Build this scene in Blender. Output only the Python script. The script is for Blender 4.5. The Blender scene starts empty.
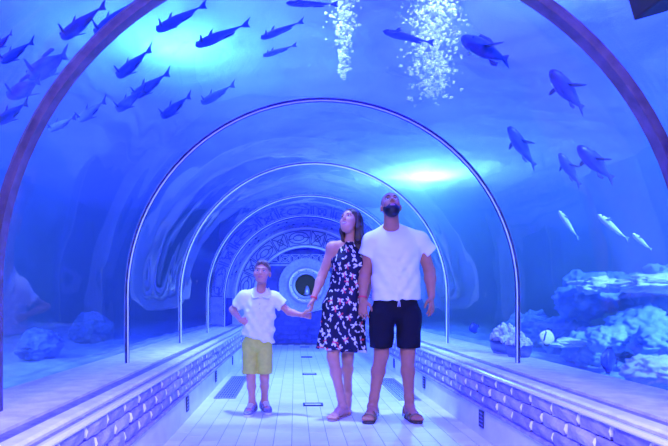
import bpy, bmesh, math, random
import numpy as np
from mathutils import Vector, Matrix, noise
random.seed(7)
sc = bpy.context.scene
COL = sc.collection
PI = math.pi

# ------------------------------------------------------------------ camera
F, CX, CY, CH = 560.0, 295.0, 300.0, 0.97      # focal length in px, vanishing point of the tunnel, camera height
cam_d = bpy.data.cameras.new('camera')
cam = bpy.data.objects.new('camera', cam_d)
COL.objects.link(cam)
cam.location = (0, 0, CH)
cam.rotation_euler = (PI / 2, 0, 0)
cam_d.sensor_width = 36
cam_d.lens = F / 668 * 36
cam_d.shift_x = (334 - CX) / 668
cam_d.shift_y = (CY - 223) / 668
cam_d.clip_start = 0.02
sc.camera = cam


def P(px, py, Y):
    return Vector(((px - CX) * Y / F, Y, CH + (CY - py) * Y / F))


# ------------------------------------------------------------------ world, lights, exposure
sc.view_settings.view_transform = 'Standard'
sc.view_settings.look = 'None'
sc.view_settings.gamma = 1
sc.view_settings.use_curve_mapping = False
sc.view_settings.exposure = 0.0
sc.cycles.use_denoising = True
sc.cycles.max_bounces = 8
sc.cycles.transparent_max_bounces = 24
sc.cycles.sample_clamp_indirect = 6.0
w = bpy.data.worlds.new('world')
sc.world = w
w.use_nodes = True
w.node_tree.nodes['Background'].inputs[0].default_value = (0.10, 0.16, 1.0, 1)
w.node_tree.nodes['Background'].inputs[1].default_value = 0.5


def light(kind, name, loc, target, energy, color, size=0.5, size_y=None, spot=60, blend=0.6):
    d = bpy.data.lights.new(name, kind)
    d.energy = energy
    d.color = color
    if kind == 'AREA':
        d.shape = 'RECTANGLE' if size_y else 'DISK'
        d.size = size
        if size_y:
            d.size_y = size_y
    else:
        d.shadow_soft_size = size
    if kind == 'SPOT':
        d.spot_size = math.radians(spot)
        d.spot_blend = blend
    o = bpy.data.objects.new(name, d)
    COL.objects.link(o)
    o.location = loc
    o.rotation_euler = (Vector(target) - Vector(loc)).to_track_quat('-Z', 'Y').to_euler()
    return o


WZ = 4.2   # water level
# lamps hung over the water, with added fill spots inside the tank
light('AREA', 'hall_lights', (0.2, 8, 7.5), (0.2, 8, 0), 23000, (0.008, 0.012, 1.0), 18, 26)
light('SPOT', 'tank_fill_a', (-4.6, 1.2, 3.7), (-3.6, 8.5, 1.2), 19000, (0.12, 0.22, 1.0), 0.25, spot=85, blend=0.9)  # unseen spot added in the tank to brighten its left side
light('SPOT', 'tank_fill_b', (5.0, 1.2, 3.7), (4.2, 8.5, 1.2), 22000, (0.12, 0.26, 1.0), 0.25, spot=85, blend=0.9)  # same added fill for the right side
light('POINT', 'pool_lamp_a', (-1.55, 7.1, WZ + 0.6), (0, 0, 0), 230, (0.14, 0.7, 1.0), 0.2)
light('POINT', 'pool_lamp_b', (3.5, 14.6, WZ + 0.8), (0, 0, 0), 1800, (0.22, 0.6, 1.0), 0.2)
light('POINT', 'pool_lamp_d', (2.55, 11.0, 3.36), (0, 0, 0), 420, (0.3, 0.8, 1.0), 0.16)
light('POINT', 'pool_lamp_c', (2.6, 5.6, WZ + 0.6), (0, 0, 0), 60, (0.18, 0.5, 1.0), 0.15)
# lamp shining down on the tunnel, then spots added to brighten the bubbles
light('SPOT', 'tunnel_spot_a', (-0.3, 5.0, 5.6), (0.15, 5.8, 0), 10500, (0.6, 0.88, 1.0), 0.15, spot=44, blend=0.8)
light('SPOT', 'bubble_fill_a', (1.3, 4.5, WZ - 0.1), (1.34, 5.45, 3.35), 300, (0.6, 0.85, 1.0), 0.06, spot=58, blend=0.7)
light('SPOT', 'bubble_fill_b', (0.46, 4.5, WZ - 0.1), (0.47, 5.45, 3.45), 150, (0.6, 0.85, 1.0), 0.06, spot=45, blend=0.7)
# unseen fill light added overhead near the camera, brightens kerbs and people
light('AREA', 'near_fill', (0.22, 1.0, 2.45), (0.22, 1.75, 0.0), 88, (0.95, 0.82, 1.0), 1.3, 0.5)


# ------------------------------------------------------------------ materials
MATS = {}


def mat(name, color, rough=0.6, metal=0.0, var=0.0, scale=8.0, bump=0.0, bscale=None, color2=None, spec=0.5, stretch=None):
    if name in MATS:
        return MATS[name]
    m = bpy.data.materials.new(name)
    m.use_nodes = True
    nt = m.node_tree
    b = nt.nodes['Principled BSDF']
    b.inputs['Base Color'].default_value = (*color, 1)
    b.inputs['Roughness'].default_value = rough
    b.inputs['Metallic'].default_value = metal
    b.inputs['Specular IOR Level'].default_value = spec
    tc = None
    if var or bump or color2:
        tc = nt.nodes.new('ShaderNodeTexCoord')
        mp = nt.nodes.new('ShaderNodeMapping')
        nt.links.new(tc.outputs['Object'], mp.inputs[0])
        if stretch:
            mp.inputs['Scale'].default_value = stretch
        tc = mp
    if var or color2:
        n = nt.nodes.new('ShaderNodeTexNoise')
        n.inputs['Scale'].default_value = scale
        n.inputs['Detail'].default_value = 5
        nt.links.new(tc.outputs[0], n.inputs['Vector'])
        r = nt.nodes.new('ShaderNodeValToRGB')
        if color2 is None:
            c1 = tuple(max(0, c * (1 - var)) for c in color)
            c2 = tuple(min(1, c * (1 + var)) for c in color)
        else:
            c1, c2 = color, color2
        r.color_ramp.elements[0].color = (*c1, 1)
        r.color_ramp.elements[1].color = (*c2, 1)
        r.color_ramp.elements[0].position = 0.35
        r.color_ramp.elements[1].position = 0.65
        nt.links.new(n.outputs['Fac'], r.inputs[0])
        nt.links.new(r.outputs[0], b.inputs['Base Color'])
    if bump:
        n2 = nt.nodes.new('ShaderNodeTexNoise')
        n2.inputs['Scale'].default_value = bscale or scale * 2
        n2.inputs['Detail'].default_value = 4
        nt.links.new(tc.outputs[0], n2.inputs['Vector'])
        bp = nt.nodes.new('ShaderNodeBump')
        bp.inputs['Strength'].default_value = bump
        bp.inputs['Distance'].default_value = 0.02
        nt.links.new(n2.outputs['Fac'], bp.inputs['Height'])
        nt.links.new(bp.outputs[0], b.inputs['Normal'])
    MATS[name] = m
    return m


def acrylic():
    m = bpy.data.materials.new('acrylic')
    m.use_nodes = True
    nt = m.node_tree
    nt.nodes.remove(nt.nodes['Principled BSDF'])
    out = nt.nodes['Material Output']
    tr = nt.nodes.new('ShaderNodeBsdfTransparent')
    tr.inputs[0].default_value = (0.97, 0.98, 1, 1)
    gl = nt.nodes.new('ShaderNodeBsdfGlossy')
    gl.inputs['Roughness'].default_value = 0.02
    fr = nt.nodes.new('ShaderNodeFresnel')
    fr.inputs['IOR'].default_value = 1.42
    geo = nt.nodes.new('ShaderNodeNewGeometry')
    inv = nt.nodes.new('ShaderNodeMath')
    inv.operation = 'SUBTRACT'
    inv.inputs[0].default_value = 1
    nt.links.new(geo.outputs['Backfacing'], inv.inputs[1])
    mul = nt.nodes.new('ShaderNodeMath')
    mul.operation = 'MULTIPLY'
    nt.links.new(fr.outputs[0], mul.inputs[0])
    nt.links.new(inv.outputs[0], mul.inputs[1])
    mx = nt.nodes.new('ShaderNodeMixShader')
    nt.links.new(mul.outputs[0], mx.inputs[0])
    nt.links.new(tr.outputs[0], mx.inputs[1])
    nt.links.new(gl.outputs[0], mx.inputs[2])
    nt.links.new(mx.outputs[0], out.inputs[0])
    # gentle casting waves in the acrylic
    tc = nt.nodes.new('ShaderNodeTexCoord')
    n = nt.nodes.new('ShaderNodeTexNoise')
    n.inputs['Scale'].default_value = 1.6
    n.inputs['Detail'].default_value = 1
    nt.links.new(tc.outputs['Object'], n.inputs['Vector'])
    bp = nt.nodes.new('ShaderNodeBump')
    bp.inputs['Strength'].default_value = 0.35
    bp.inputs['Distance'].default_value = 0.02
    nt.links.new(n.outputs['Fac'], bp.inputs['Height'])
    nt.links.new(bp.outputs[0], gl.inputs['Normal'])
    return m


def water_top():
    m = bpy.data.materials.new('water_surface')
    m.use_nodes = True
    nt = m.node_tree
    nt.nodes.remove(nt.nodes['Principled BSDF'])
    out = nt.nodes['Material Output']
    tc = nt.nodes.new('ShaderNodeTexCoord')
    n = nt.nodes.new('ShaderNodeTexNoise')
    n.inputs['Scale'].default_value = 1.3
    n.inputs['Detail'].default_value = 6
    n.inputs['Distortion'].default_value = 0.8
    nt.links.new(tc.outputs['Object'], n.inputs['Vector'])
    r = nt.nodes.new('ShaderNodeValToRGB')
    r.color_ramp.elements[0].color = (0.5, 0.55, 0.9, 1)
    r.color_ramp.elements[1].color = (0.75, 0.82, 1, 1)
    r.color_ramp.elements[0].position = 0.3
    r.color_ramp.elements[1].position = 0.7
    nt.links.new(n.outputs['Fac'], r.inputs[0])
    t = nt.nodes.new('ShaderNodeBsdfTranslucent')
    nt.links.new(r.outputs[0], t.inputs[0])
    bp = nt.nodes.new('ShaderNodeBump')
    bp.inputs['Strength'].default_value = 0.7
    bp.inputs['Distance'].default_value = 0.15
    nt.links.new(n.outputs['Fac'], bp.inputs['Height'])
    nt.links.new(bp.outputs[0], t.inputs['Normal'])
    tp = nt.nodes.new('ShaderNodeBsdfTransparent')
    tp.inputs[0].default_value = (0.8, 0.9, 1, 1)
    mx = nt.nodes.new('ShaderNodeMixShader')
    mx.inputs[0].default_value = 0.16
    nt.links.new(t.outputs[0], mx.inputs[1])
    nt.links.new(tp.outputs[0], mx.inputs[2])
    nt.links.new(mx.outputs[0], out.inputs[0])
    return m


M_ACRYL = acrylic()
M_WATER = water_top()
M_RING = mat('joint_band', (0.04, 0.04, 0.12), 0.28, 0.3, var=0.3, scale=14)
M_RING0 = mat('wide_joint_band', (0.085, 0.06, 0.11), 0.45, 0.0, var=0.3, scale=14)
M_SEAL = mat('grey_sealant', (0.7, 0.71, 0.82), 0.3)
M_BEAD = mat('clear_sealant', (0.75, 0.76, 0.85), 0.25)
M_STONE = mat('sill_stone', (0.66, 0.64, 0.78), 0.55, var=0.16, scale=9, bump=0.25, bscale=60)
M_CHAN = mat('channel_steel', (0.22, 0.2, 0.44), 0.35, 0.2, var=0.35, scale=20, bump=0.2, bscale=90)
M_RAIL = mat('pale_rail', (0.74, 0.74, 0.84), 0.4, var=0.12, scale=12, bump=0.15, bscale=50)
M_BRICKS = [mat('split_stone_%d' % i, c, 0.6, var=0.22, scale=16, bump=0.45, bscale=45)
            for i, c in enumerate([(0.37, 0.34, 0.66), (0.31, 0.29, 0.6), (0.42, 0.39, 0.7), (0.28, 0.26, 0.54)])]
M_MORTAR = mat('dark_mortar', (0.16, 0.14, 0.36), 0.85, var=0.2, scale=20)
M_CRYST = mat('glass_stud', (0.95, 0.95, 0.97), 0.12, spec=0.9)
M_BASE = mat('white_plinth', (0.72, 0.73, 0.84), 0.5, var=0.08, scale=5, bump=0.08, bscale=30)
M_TILE = [mat('floor_tile_%d' % i, c, 0.38, var=0.06, scale=4) for i, c in
          enumerate([(0.73, 0.76, 0.82), (0.77, 0.79, 0.84), (0.70, 0.73, 0.80)])]
M_GROUT = mat('grout', (0.33, 0.36, 0.5), 0.9)
M_STEEL = mat('steel', (0.5, 0.5, 0.58), 0.35, 0.6)
M_DARK = mat('dark_metal', (0.05, 0.05, 0.09), 0.5, 0.3)
M_BLACK = mat('black_plastic', (0.006, 0.006, 0.008), 0.5)
M_LENS = mat('frosted_lens', (0.8, 0.84, 0.9), 0.3)


# ------------------------------------------------------------------ mesh helpers
def tag(o, label=None, cat=None, group=None, kind=None):
    if label:
        o['label'] = label
    if cat:
        o['category'] = cat
    if group:
        o['group'] = group
    if kind:
        o['kind'] = kind
    return o


def link(name, me, parent=None, loc=None):
    o = bpy.data.objects.new(name, me)
    COL.objects.link(o)
    if loc is not None:
        o.location = loc
    if parent is not None:
        o.parent = parent
    return o


def from_bm(name, bm, m, parent=None, loc=None, smooth=False):
    me = bpy.data.meshes.new(name)
    bmesh.ops.recalc_face_normals(bm, faces=bm.faces)
    bm.to_mesh(me)
    bm.free()
    for x in (m if isinstance(m, (list, tuple)) else [m]):
        me.materials.append(x)
    if smooth:
        me.shade_smooth()
    return link(name, me, parent, loc)


def pydata(name, v, f, m, parent=None, loc=None, smooth=False, recalc=True):
    me = bpy.data.meshes.new(name)
    me.from_pydata([tuple(p) for p in v], [], f)
    if recalc:
        bm = bmesh.new()
        bm.from_mesh(me)
        bmesh.ops.recalc_face_normals(bm, faces=bm.faces)
        bm.to_mesh(me)
        bm.free()
    me.materials.append(m)
    if smooth:
        me.shade_smooth()
    return link(name, me, parent, loc)


def box(bm, x0, x1, y0, y1, z0, z1, bev=0.0):
    vs = [bm.verts.new(p) for p in ((x0, y0, z0), (x1, y0, z0), (x1, y1, z0), (x0, y1, z0),
                                    (x0, y0, z1), (x1, y0, z1), (x1, y1, z1), (x0, y1, z1))]
    fs = [bm.faces.new([vs[i] for i in q]) for q in
          ((3, 2, 1, 0), (4, 5, 6, 7), (0, 1, 5, 4), (1, 2, 6, 5), (2, 3, 7, 6), (3, 0, 4, 7))]
    if bev:
        es = list({e for f in fs for e in f.edges})
        bmesh.ops.bevel(bm, geom=es, offset=bev, segments=2, affect='EDGES', profile=0.6)


def empty(name, loc, rz=0):
    o = bpy.data.objects.new(name, None)
    COL.objects.link(o)
    o.location = loc
    o.rotation_euler = (0, 0, rz)
    o.empty_display_size = 0.1
    return o


def prism_y(name, prof, y0, y1, m, parent=None, smooth=False):
    """closed profile of (x, z) points swept along y"""
    bm = bmesh.new()
    a = [bm.verts.new((x, y0, z)) for x, z in prof]
    b = [bm.verts.new((x, y1, z)) for x, z in prof]
    n = len(prof)
    bm.faces.new(a)
    bm.faces.new(b[::-1])
    for i in range(n):
        bm.faces.new((a[i], a[(i + 1) % n], b[(i + 1) % n], b[i]))
    return from_bm(name, bm, m, parent, smooth=smooth)


def tube(bm, pts, radii, seg=8):
    rings = []
    pts = [Vector(p) for p in pts]
    if not isinstance(radii, (list, tuple)):
        radii = [radii] * len(pts)
    for i, p in enumerate(pts):
        d = (pts[min(i + 1, len(pts) - 1)] - pts[max(i - 1, 0)]).normalized()
        ref = Vector((0, 0, 1)) if abs(d.z) < 0.9 else Vector((1, 0, 0))
        u = d.cross(ref).normalized()
        v = d.cross(u)
        rings.append([bm.verts.new(p + (u * math.cos(2 * PI * k / seg) + v * math.sin(2 * PI * k / seg)) * radii[i])
                      for k in range(seg)])
    for i in range(len(pts) - 1):
        for k in range(seg):
            bm.faces.new((rings[i][k], rings[i][(k + 1) % seg], rings[i + 1][(k + 1) % seg], rings[i + 1][k]))
    bm.faces.new(rings[0])
    bm.faces.new(rings[-1][::-1])


# ------------------------------------------------------------------ the tunnel shell
TX, TZ, TR = 0.225, 1.01, 1.6      # axis of the vault and its radius
SILL = 0.45
Y_RINGS = [0.45, 2.58, 4.59, 6.72, 8.8, 10.86]
Y_END = 12.1
XL, XR = -0.88, 1.33               # faces of the two kerbs


def vault_profile(r, z0=SILL, n=48):
    pts = [(TX - r, z0)]
    for i in range(n + 1):
        a = PI - PI * i / n
        pts.append((TX + r * math.cos(a), TZ + r * math.sin(a)))
    pts.append((TX + r, z0))
    return pts


def vault(name, r0, r1, y0, y1, m, z0=SILL, parent=None):
    """a solid arch between radius r0 and r1 (r0 < r1), from y0 to y1"""
    a, b = vault_profile(r0, z0), vault_profile(r1, z0)
    n = len(a)
    v = [(x, y, z) for prof, y in ((a, y0), (a, y1), (b, y0), (b, y1)) for x, z in prof]
    f = []
    for i in range(n - 1):
        f.append((i, i + 1, n + i + 1, n + i))                      # inner
        f.append((2 * n + i, 3 * n + i, 3 * n + i + 1, 2 * n + i + 1))  # outer
        f.append((i, 2 * n + i, 2 * n + i + 1, i + 1))               # front
        f.append((n + i, n + i + 1, 3 * n + i + 1, 3 * n + i))       # back
    f.append((0, n, 3 * n, 2 * n))
    f.append((n - 1, 3 * n - 1, 4 * n - 1, 2 * n - 1))
    return pydata(name, v, f, m, parent, smooth=False)


def auto_smooth(o, ang=40):
    me = o.data
    bm = bmesh.new()
    bm.from_mesh(me)
    for e in bm.edges:
        e.smooth = len(e.link_faces) == 2 and e.calc_face_angle(0) < math.radians(ang)
    for fc in bm.faces:
        fc.smooth = True
    bm.to_mesh(me)
    bm.free()


# acrylic panes between the joint bands
edges = [-2.4] + Y_RINGS
for i in range(len(edges) - 1):
    o = vault('window_%d' % (i + 1), TR, TR + 0.05, edges[i] + 0.002, edges[i + 1] - 0.002, M_ACRYL)
    auto_smooth(o)
    tag(o, 'curved clear acrylic tunnel pane, %s' % ['behind the first joint band at the entrance', 'spanning up to the first wide joint band',
        'between the widest band and the band framing the family', 'just behind the standing family',
        'second behind the family', 'last before the ornamental vault'][i], 'window', kind='structure')
for i, y in enumerate(Y_RINGS):
    hw = 0.034 if i < 2 else 0.02
    o = vault('trim_%d' % (i + 1), TR - 0.012, TR + (0.03 if i < 2 else 0.014), y - hw, y + hw, M_RING0 if i < 2 else M_RING)
    auto_smooth(o)
    tag(o, 'dark arched joint band number %d from the tunnel mouth' % (i + 1), 'joint band', kind='structure')
    bw = 0.012 if i > 2 else 0.006
    s = vault('sealant_bead', TR - 0.014 - bw / 2, TR - 0.008, y - hw - bw, y - hw, M_RING0 if i < 2 else M_SEAL, parent=o)
    auto_smooth(s)
    s['label'] = 'pale sealant bead along the joint band'

# ------------------------------------------------------------------ floor
FX0, FX1, FY0, FY1 = XL - 0.02, XR + 0.03, -2.4, Y_END
bm = bmesh.new()
box(bm, FX0, FX1, FY0, FY1, -0.12, -0.004)
floor = from_bm('floor', bm, M_GROUT)
tag(floor, 'pale tiled floor of the tunnel walkway', 'floor', kind='structure')
TW, TL, GAP = 0.125, 0.25, 0.005
tile_me = []
for i in range(3):
    bm = bmesh.new()
    box(bm, 0, TW - GAP, 0, TL - GAP, -0.006, 0.0)
    bmesh.ops.bevel(bm, geom=[e for e in bm.edges if all(v.co.z > -0.001 for v in e.verts)], offset=0.0012, segments=1, affect='EDGES')
    me = bpy.data.meshes.new('tile')
    bm.to_mesh(me)
    bm.free()
    me.materials.append(M_TILE[i])
    tile_me.append(me)
tiles = []
ncol = int((FX1 - FX0) / TW)
for c in range(ncol):
    x = FX0 + 0.005 + c * TW
    y = FY0 + (TL / 2 if c % 2 else 0)
    while y + TL <= FY1:
        tiles.append((x, y))
        y += TL
cand = sorted([t for t in tiles if t[1] > 3.5], key=lambda t: t[1])
keep = set(cand[:300])
for x, y in cand[:300]:
    o = link('tile', random.choice(tile_me), floor, (x, y, random.uniform(-0.0012, 0.0003)))
v, f = [], []
for t in tiles:
    if t in keep:
        continue
    n = len(v)
    x, y = t
    x1, y1 = x + TW - GAP, y + TL - GAP
    v += [(x, y, -0.006), (x1, y, -0.006), (x1, y1, -0.006), (x, y1, -0.006), (x, y, 0), (x1, y, 0), (x1, y1, 0), (x, y1, 0)]
    f += [tuple(n + k for k in q) for q in ((4, 5, 6, 7), (0, 1, 5, 4), (1, 2, 6, 5), (2, 3, 7, 6), (3, 0, 4, 7))]
o = pydata('tiles', v, f, M_TILE[0], floor, recalc=False)
o['kind'] = 'stuff'
o['label'] = 'small pale floor tiles further along the walkway'

# ------------------------------------------------------------------ kerbs with split-stone bricks
BZ0, BZ1 = 0.205, 0.452
RH = (BZ1 - BZ0 - 0.02) / 3
BL = 0.27


def brick_mesh(i, L):
    rnd = random.Random(i)
    bm = bmesh.new()
    nx, nz = 4, 3
    d = 0.028
    g = {}
    for a in range(nx + 1):
        for b in range(nz + 1):
            e = (a in (0, nx)) or (b in (0, nz))
            g[a, b] = bm.verts.new((rnd.uniform(-0.005, 0.006) + (-0.008 if e else 0.004), L * a / nx, (RH - 0.006) * b / nz))
    for a in range(nx):
        for b in range(nz):
            bm.faces.new((g[a, b], g[a + 1, b], g[a + 1, b + 1], g[a, b + 1]))
    back = [bm.verts.new((-d, y, z)) for y, z in ((0, 0), (L, 0), (L, RH - 0.006), (0, RH - 0.006))]
    bm.faces.new((back[0], back[1], *[g[a, 0] for a in range(nx, -1, -1)]))
    bm.faces.new((back[1], back[2], *[g[nx, b] for b in range(nz, -1, -1)]))
    bm.faces.new((back[2], back[3], *[g[a, nz] for a in range(0, nx + 1)]))
    bm.faces.new((back[3], back[0], *[g[0, b] for b in range(0, nz + 1)]))
    bmesh.ops.recalc_face_normals(bm, faces=bm.faces)
    me = bpy.data.meshes.new('brick')
    bm.to_mesh(me)
    bm.free()
    me.materials.append(M_BRICKS[i % 4])
    return me


brick_me = [brick_mesh(i, BL - 0.032) for i in range(8)]
stud_me = []
for k in range(3):
    bm = bmesh.new()
    rnd = random.Random(50 + k)
    h = RH * 0.3
    ring = [bm.verts.new((rnd.uniform(-0.006, -0.002), 0.010 * math.cos(a) * rnd.uniform(0.8, 1.2), h * math.sin(a) * rnd.uniform(0.8, 1.15)))
            for a in [2 * PI * q / 7 for q in range(7)]]
    base = [bm.verts.new((-0.022, v.co.y * 1.25, v.co.z * 1.15)) for v in ring]
    tip = bm.verts.new((0.004, rnd.uniform(-0.004, 0.004), rnd.uniform(-0.006, 0.006)))
    for q in range(7):
        bm.faces.new((ring[q], ring[(q + 1) % 7], tip))
        bm.faces.new((ring[q], base[q], base[(q + 1) % 7], ring[(q + 1) % 7]))
    bmesh.ops.recalc_face_normals(bm, faces=bm.faces)
    me = bpy.data.meshes.new('glass_stud')
    bm.to_mesh(me)
    bm.free()
    me.materials.append(M_CRYST)
    stud_me.append(me)

KY0 = -2.4
for side in (-1, 1):
    sname = 'left' if side < 0 else 'right'
    xf = XL if side < 0 else XR                # face plane; outwards is +side
    def X(d):
        return xf + side * d
    out = abs((TX + side * TR) - xf)           # distance from face to acrylic
    # core
    prof = [(X(0.03), 0.0), (X(out + 0.3), 0.0), (X(out + 0.3), SILL - 0.02), (X(0.03), SILL - 0.02)]
    wall = prism_y('wall_%s' % sname, prof, KY0, Y_END, M_MORTAR)
    tag(wall, 'low kerb wall of rough grey split stone with glass studs, %s' % (
        'beside the boy' if side < 0 else 'beside the man in the white T-shirt'), 'wall', kind='structure')
    for row in range(3):
        z = BZ0 + 0.018 + row * RH
        y = 1.55 + (row % 2) * BL / 2 + random.uniform(-0.02, 0.02)
        while y + BL < Y_END:
            b = link('brick', random.choice(brick_me), wall, (xf - side * random.uniform(-0.004, 0.006), y + 0.016, z))
            b.rotation_euler = (0, 0, 0)
            b.scale = (-side, 1, 1)
            s = link('glass_stud', random.choice(stud_me), wall, (xf, y, z + RH * 0.47))
            s.scale = (-side, 1, 1)
            y += BL
    # sill and rails
    o = prism_y('trim_%d' % (10 + (side > 0) * 6), [(X(0.285), SILL - 0.02), (X(out + 0.3), SILL - 0.02), (X(out + 0.3), SILL + 0.006), (X(0.285), SILL + 0.002)], KY0, Y_END, M_STONE)
    tag(o, 'pale rough stone sill under the acrylic on the %s side' % ('boy\'s' if side < 0 else 'man\'s'), 'sill', kind='structure')
    o = prism_y('trim_%d' % (11 + (side > 0) * 6), [(X(0.165), SILL - 0.02), (X(0.29), SILL - 0.02), (X(0.29), SILL - 0.012), (X(0.165), SILL - 0.012)], KY0, Y_END, M_CHAN)
    tag(o, 'dark recessed channel along the sill on the %s side' % ('boy\'s' if side < 0 else 'man\'s'), 'channel', kind='structure')
    rr = [(X(0.08), SILL - 0.02), (X(0.175), SILL - 0.02), (X(0.175), SILL + 0.006), (X(0.16), SILL + 0.016), (X(0.095), SILL + 0.016), (X(0.08), SILL + 0.006)]
    o = prism_y('trim_%d' % (12 + (side > 0) * 6), rr, KY0, Y_END, M_RAIL)
    tag(o, 'pale flat rail running along the kerb on the %s side' % ('boy\'s' if side < 0 else 'man\'s'), 'rail', kind='structure')
    o = prism_y('trim_%d' % (13 + (side > 0) * 6), [(X(0.02), SILL - 0.02), (X(0.085), SILL - 0.02), (X(0.085), SILL - 0.006), (X(0.02), SILL - 0.006)], KY0, Y_END, M_CHAN)
    tag(o, 'narrow dark groove along the kerb on the %s side' % ('boy\'s' if side < 0 else 'man\'s'), 'groove', kind='structure')
    bead = [(X(-0.012), BZ1 - 0.008), (X(-0.016), BZ1), (X(-0.012), BZ1 + 0.009), (X(0.0), BZ1 + 0.013), (X(0.022), BZ1 + 0.011), (X(0.022), BZ1 - 0.01)]
    o = prism_y('trim_%d' % (14 + (side > 0) * 6), bead, KY0, Y_END, M_BEAD)
    tag(o, 'white rounded nosing strip along the top of the kerb on the %s side' % ('boy\'s' if side < 0 else 'man\'s'), 'nosing', kind='structure')
    lowb = [(X(-0.012), BZ0 - 0.004), (X(-0.012), BZ0 + 0.014), (X(0.03), BZ0 + 0.014), (X(0.03), BZ0 - 0.004)]
    o = prism_y('trim_%d' % (15 + (side > 0) * 6), lowb, KY0, Y_END, M_BRICKS[0])
    tag(o, 'thin stone ledge under the bricks on the %s side' % ('boy\'s' if side < 0 else 'man\'s'), 'ledge', kind='structure')
    o = prism_y('baseboard_%s' % sname, [(X(-0.004), 0.0), (X(0.03), 0.0), (X(0.03), BZ0 - 0.004), (X(0.004), BZ0 - 0.004)], KY0, Y_END, M_BASE)
    tag(o, 'smooth white plinth at the foot of the kerb on the %s side' % ('boy\'s' if side < 0 else 'man\'s'), 'baseboard', kind='structure')
    ys = [4.56, 6.2, 7.84, 9.5] if side < 0 else [3.98, 5.75, 7.5, 9.2]
    for k, y in enumerate(ys):
        e = empty('step_vent', (X(-0.004), y, 0.065))
        where = (['level with the boy\'s shoes', 'beside the middle of the boy\'s floor grate', 'first one past the boy\'s floor grate', 'second one past the boy\'s floor grate'],
                 ['in front of the man\'s sandals', 'beside the grate behind the man', 'first one past the grate behind the man', 'second one past the grate behind the man'])[side > 0][k]
        tag(e, 'small dark square vent on the white plinth, %s' % where, 'vent',
            'plinth vents on the %s side' % ('boy\'s' if side < 0 else 'man\'s'))
        bm = bmesh.new()
        fw, hh, t = 0.045, 0.12, 0.006
        s_ = -side
        for (a0, a1, b0, b1) in ((-fw, fw, 0, t), (-fw, fw, hh - t, hh), (-fw, -fw + t, t, hh - t), (fw - t, fw, t, hh - t)):
            box(bm, min(0, s_ * 0.006), max(0, s_ * 0.006), a0, a1, b0, b1)
        from_bm('frame', bm, M_DARK, e)
        bm = bmesh.new()
        box(bm, min(0, s_ * 0.003), max(0, s_ * 0.003), -fw + t, fw - t, t, hh - t)
        g = from_bm('grille', bm, M_DARK, e)
        for q in range(4):
            bm = bmesh.new()
            zz = t + (hh - 2 * t) * (q + 0.5) / 4
            box(bm, min(0, s_ * 0.005), max(0, s_ * 0.005), -fw + t, fw - t, zz - 0.004, zz + 0.004)
            from_bm('slat', bm, M_CHAN, g)

# floor grates
for (x0, x1, y0, y1, lab) in ((-0.80, -0.585, 5.5, 7.1, 'steel slotted floor grate by the kerb beside the boy'),
                              (1.0, 1.22, 5.4, 6.9, 'steel slotted floor grate behind the man')):
    e = empty('floor_grate', ((x0 + x1) / 2, (y0 + y1) / 2, 0.0))
    tag(e, lab, 'grate')
    a, b = (x1 - x0) / 2, (y1 - y0) / 2
    bm = bmesh.new()
    box(bm, -a, a, -b, b, 0.0005, 0.002)
    from_bm('tray', bm, M_BLACK, e)
    bm = bmesh.new()
    for q in ((-a, a, -b, -b + .02), (-a, a, b - .02, b), (-a, -a + .016, -b + .02, b - .02), (a - .016, a, -b + .02, b - .02)):
        box(bm, *q, 0.0005, 0.009)
    from_bm('frame', bm, M_STEEL, e)
    nb = 7
    bm = bmesh.new()
    box(bm, -0.0065, 0.0065, -b + 0.02, b - 0.02, 0.002, 0.008)
    sl = from_bm('slat', bm, M_STEEL, e, loc=(-a + 0.016 + (2 * a - 0.032) * 0.5 / nb, 0, 0))
    for k in range(1, nb):
        link('slat', sl.data, e, (-a + 0.016 + (2 * a - 0.032) * (k + 0.5) / nb, 0, 0))
    bm = bmesh.new()
    box(bm, -a + 0.016, a - 0.016, -0.005, 0.005, 0.002, 0.0075)
    cb = from_bm('crossbar', bm, M_STEEL, e, loc=(0, -b + 0.14, 0))
    for k in range(1, 10):
        link('crossbar', cb.data, e, (0, -b + 0.14 + k * (2 * b - 0.28) / 9, 0))

# recessed floor lights
for k, (x, y) in enumerate(((0.166, 5.17), (0.188, 7.3), (0.198, 9.48), (0.2, 11.5))):
    e = empty('floor_plate', (x, y, 0.0))
    tag(e, 'small rectangular plate in the floor tiles, %s' % ['between the boy\'s and the woman\'s feet', 'second along from the family', 'third along from the family', 'last one before the end wall'][k], 'floor plate', 'plates along the middle of the floor')
    bm = bmesh.new()
    a, b = 0.092, 0.06
    for q in ((-a, a, -b, -b + .018), (-a, a, b - .018, b), (-a, -a + .018, -b + .018, b - .018), (a - .018, a, -b + .018, b - .018)):
        box(bm, *q, 0.0003, 0.012)
    from_bm('frame', bm, M_DARK, e)
    bm = bmesh.new()
    box(bm, -a + .018, a - .018, -b + .018, b - .018, 0.0003, 0.006)
    from_bm('lens', bm, M_LENS, e)

# ------------------------------------------------------------------ ornamental vault and end wall
M_VAULT = mat('blue_plaster', (0.05, 0.06, 0.36), 0.6, var=0.25, scale=10, bump=0.2)
M_ORN = mat('pale_relief', (0.34, 0.36, 0.72), 0.5, var=0.15, scale=20)
M_ARCH = mat('pale_arch', (0.42, 0.45, 0.78), 0.55, var=0.2, scale=14, bump=0.2)
M_ORND = mat('dark_relief', (0.12, 0.12, 0.38), 0.6, var=0.2, scale=20)
M_END = mat('deep_blue_wall', (0.035, 0.045, 0.34), 0.5, var=0.2, scale=6)
M_WHITEP = mat('white_plaster', (0.75, 0.77, 0.88), 0.5, var=0.06, scale=5)

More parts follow.
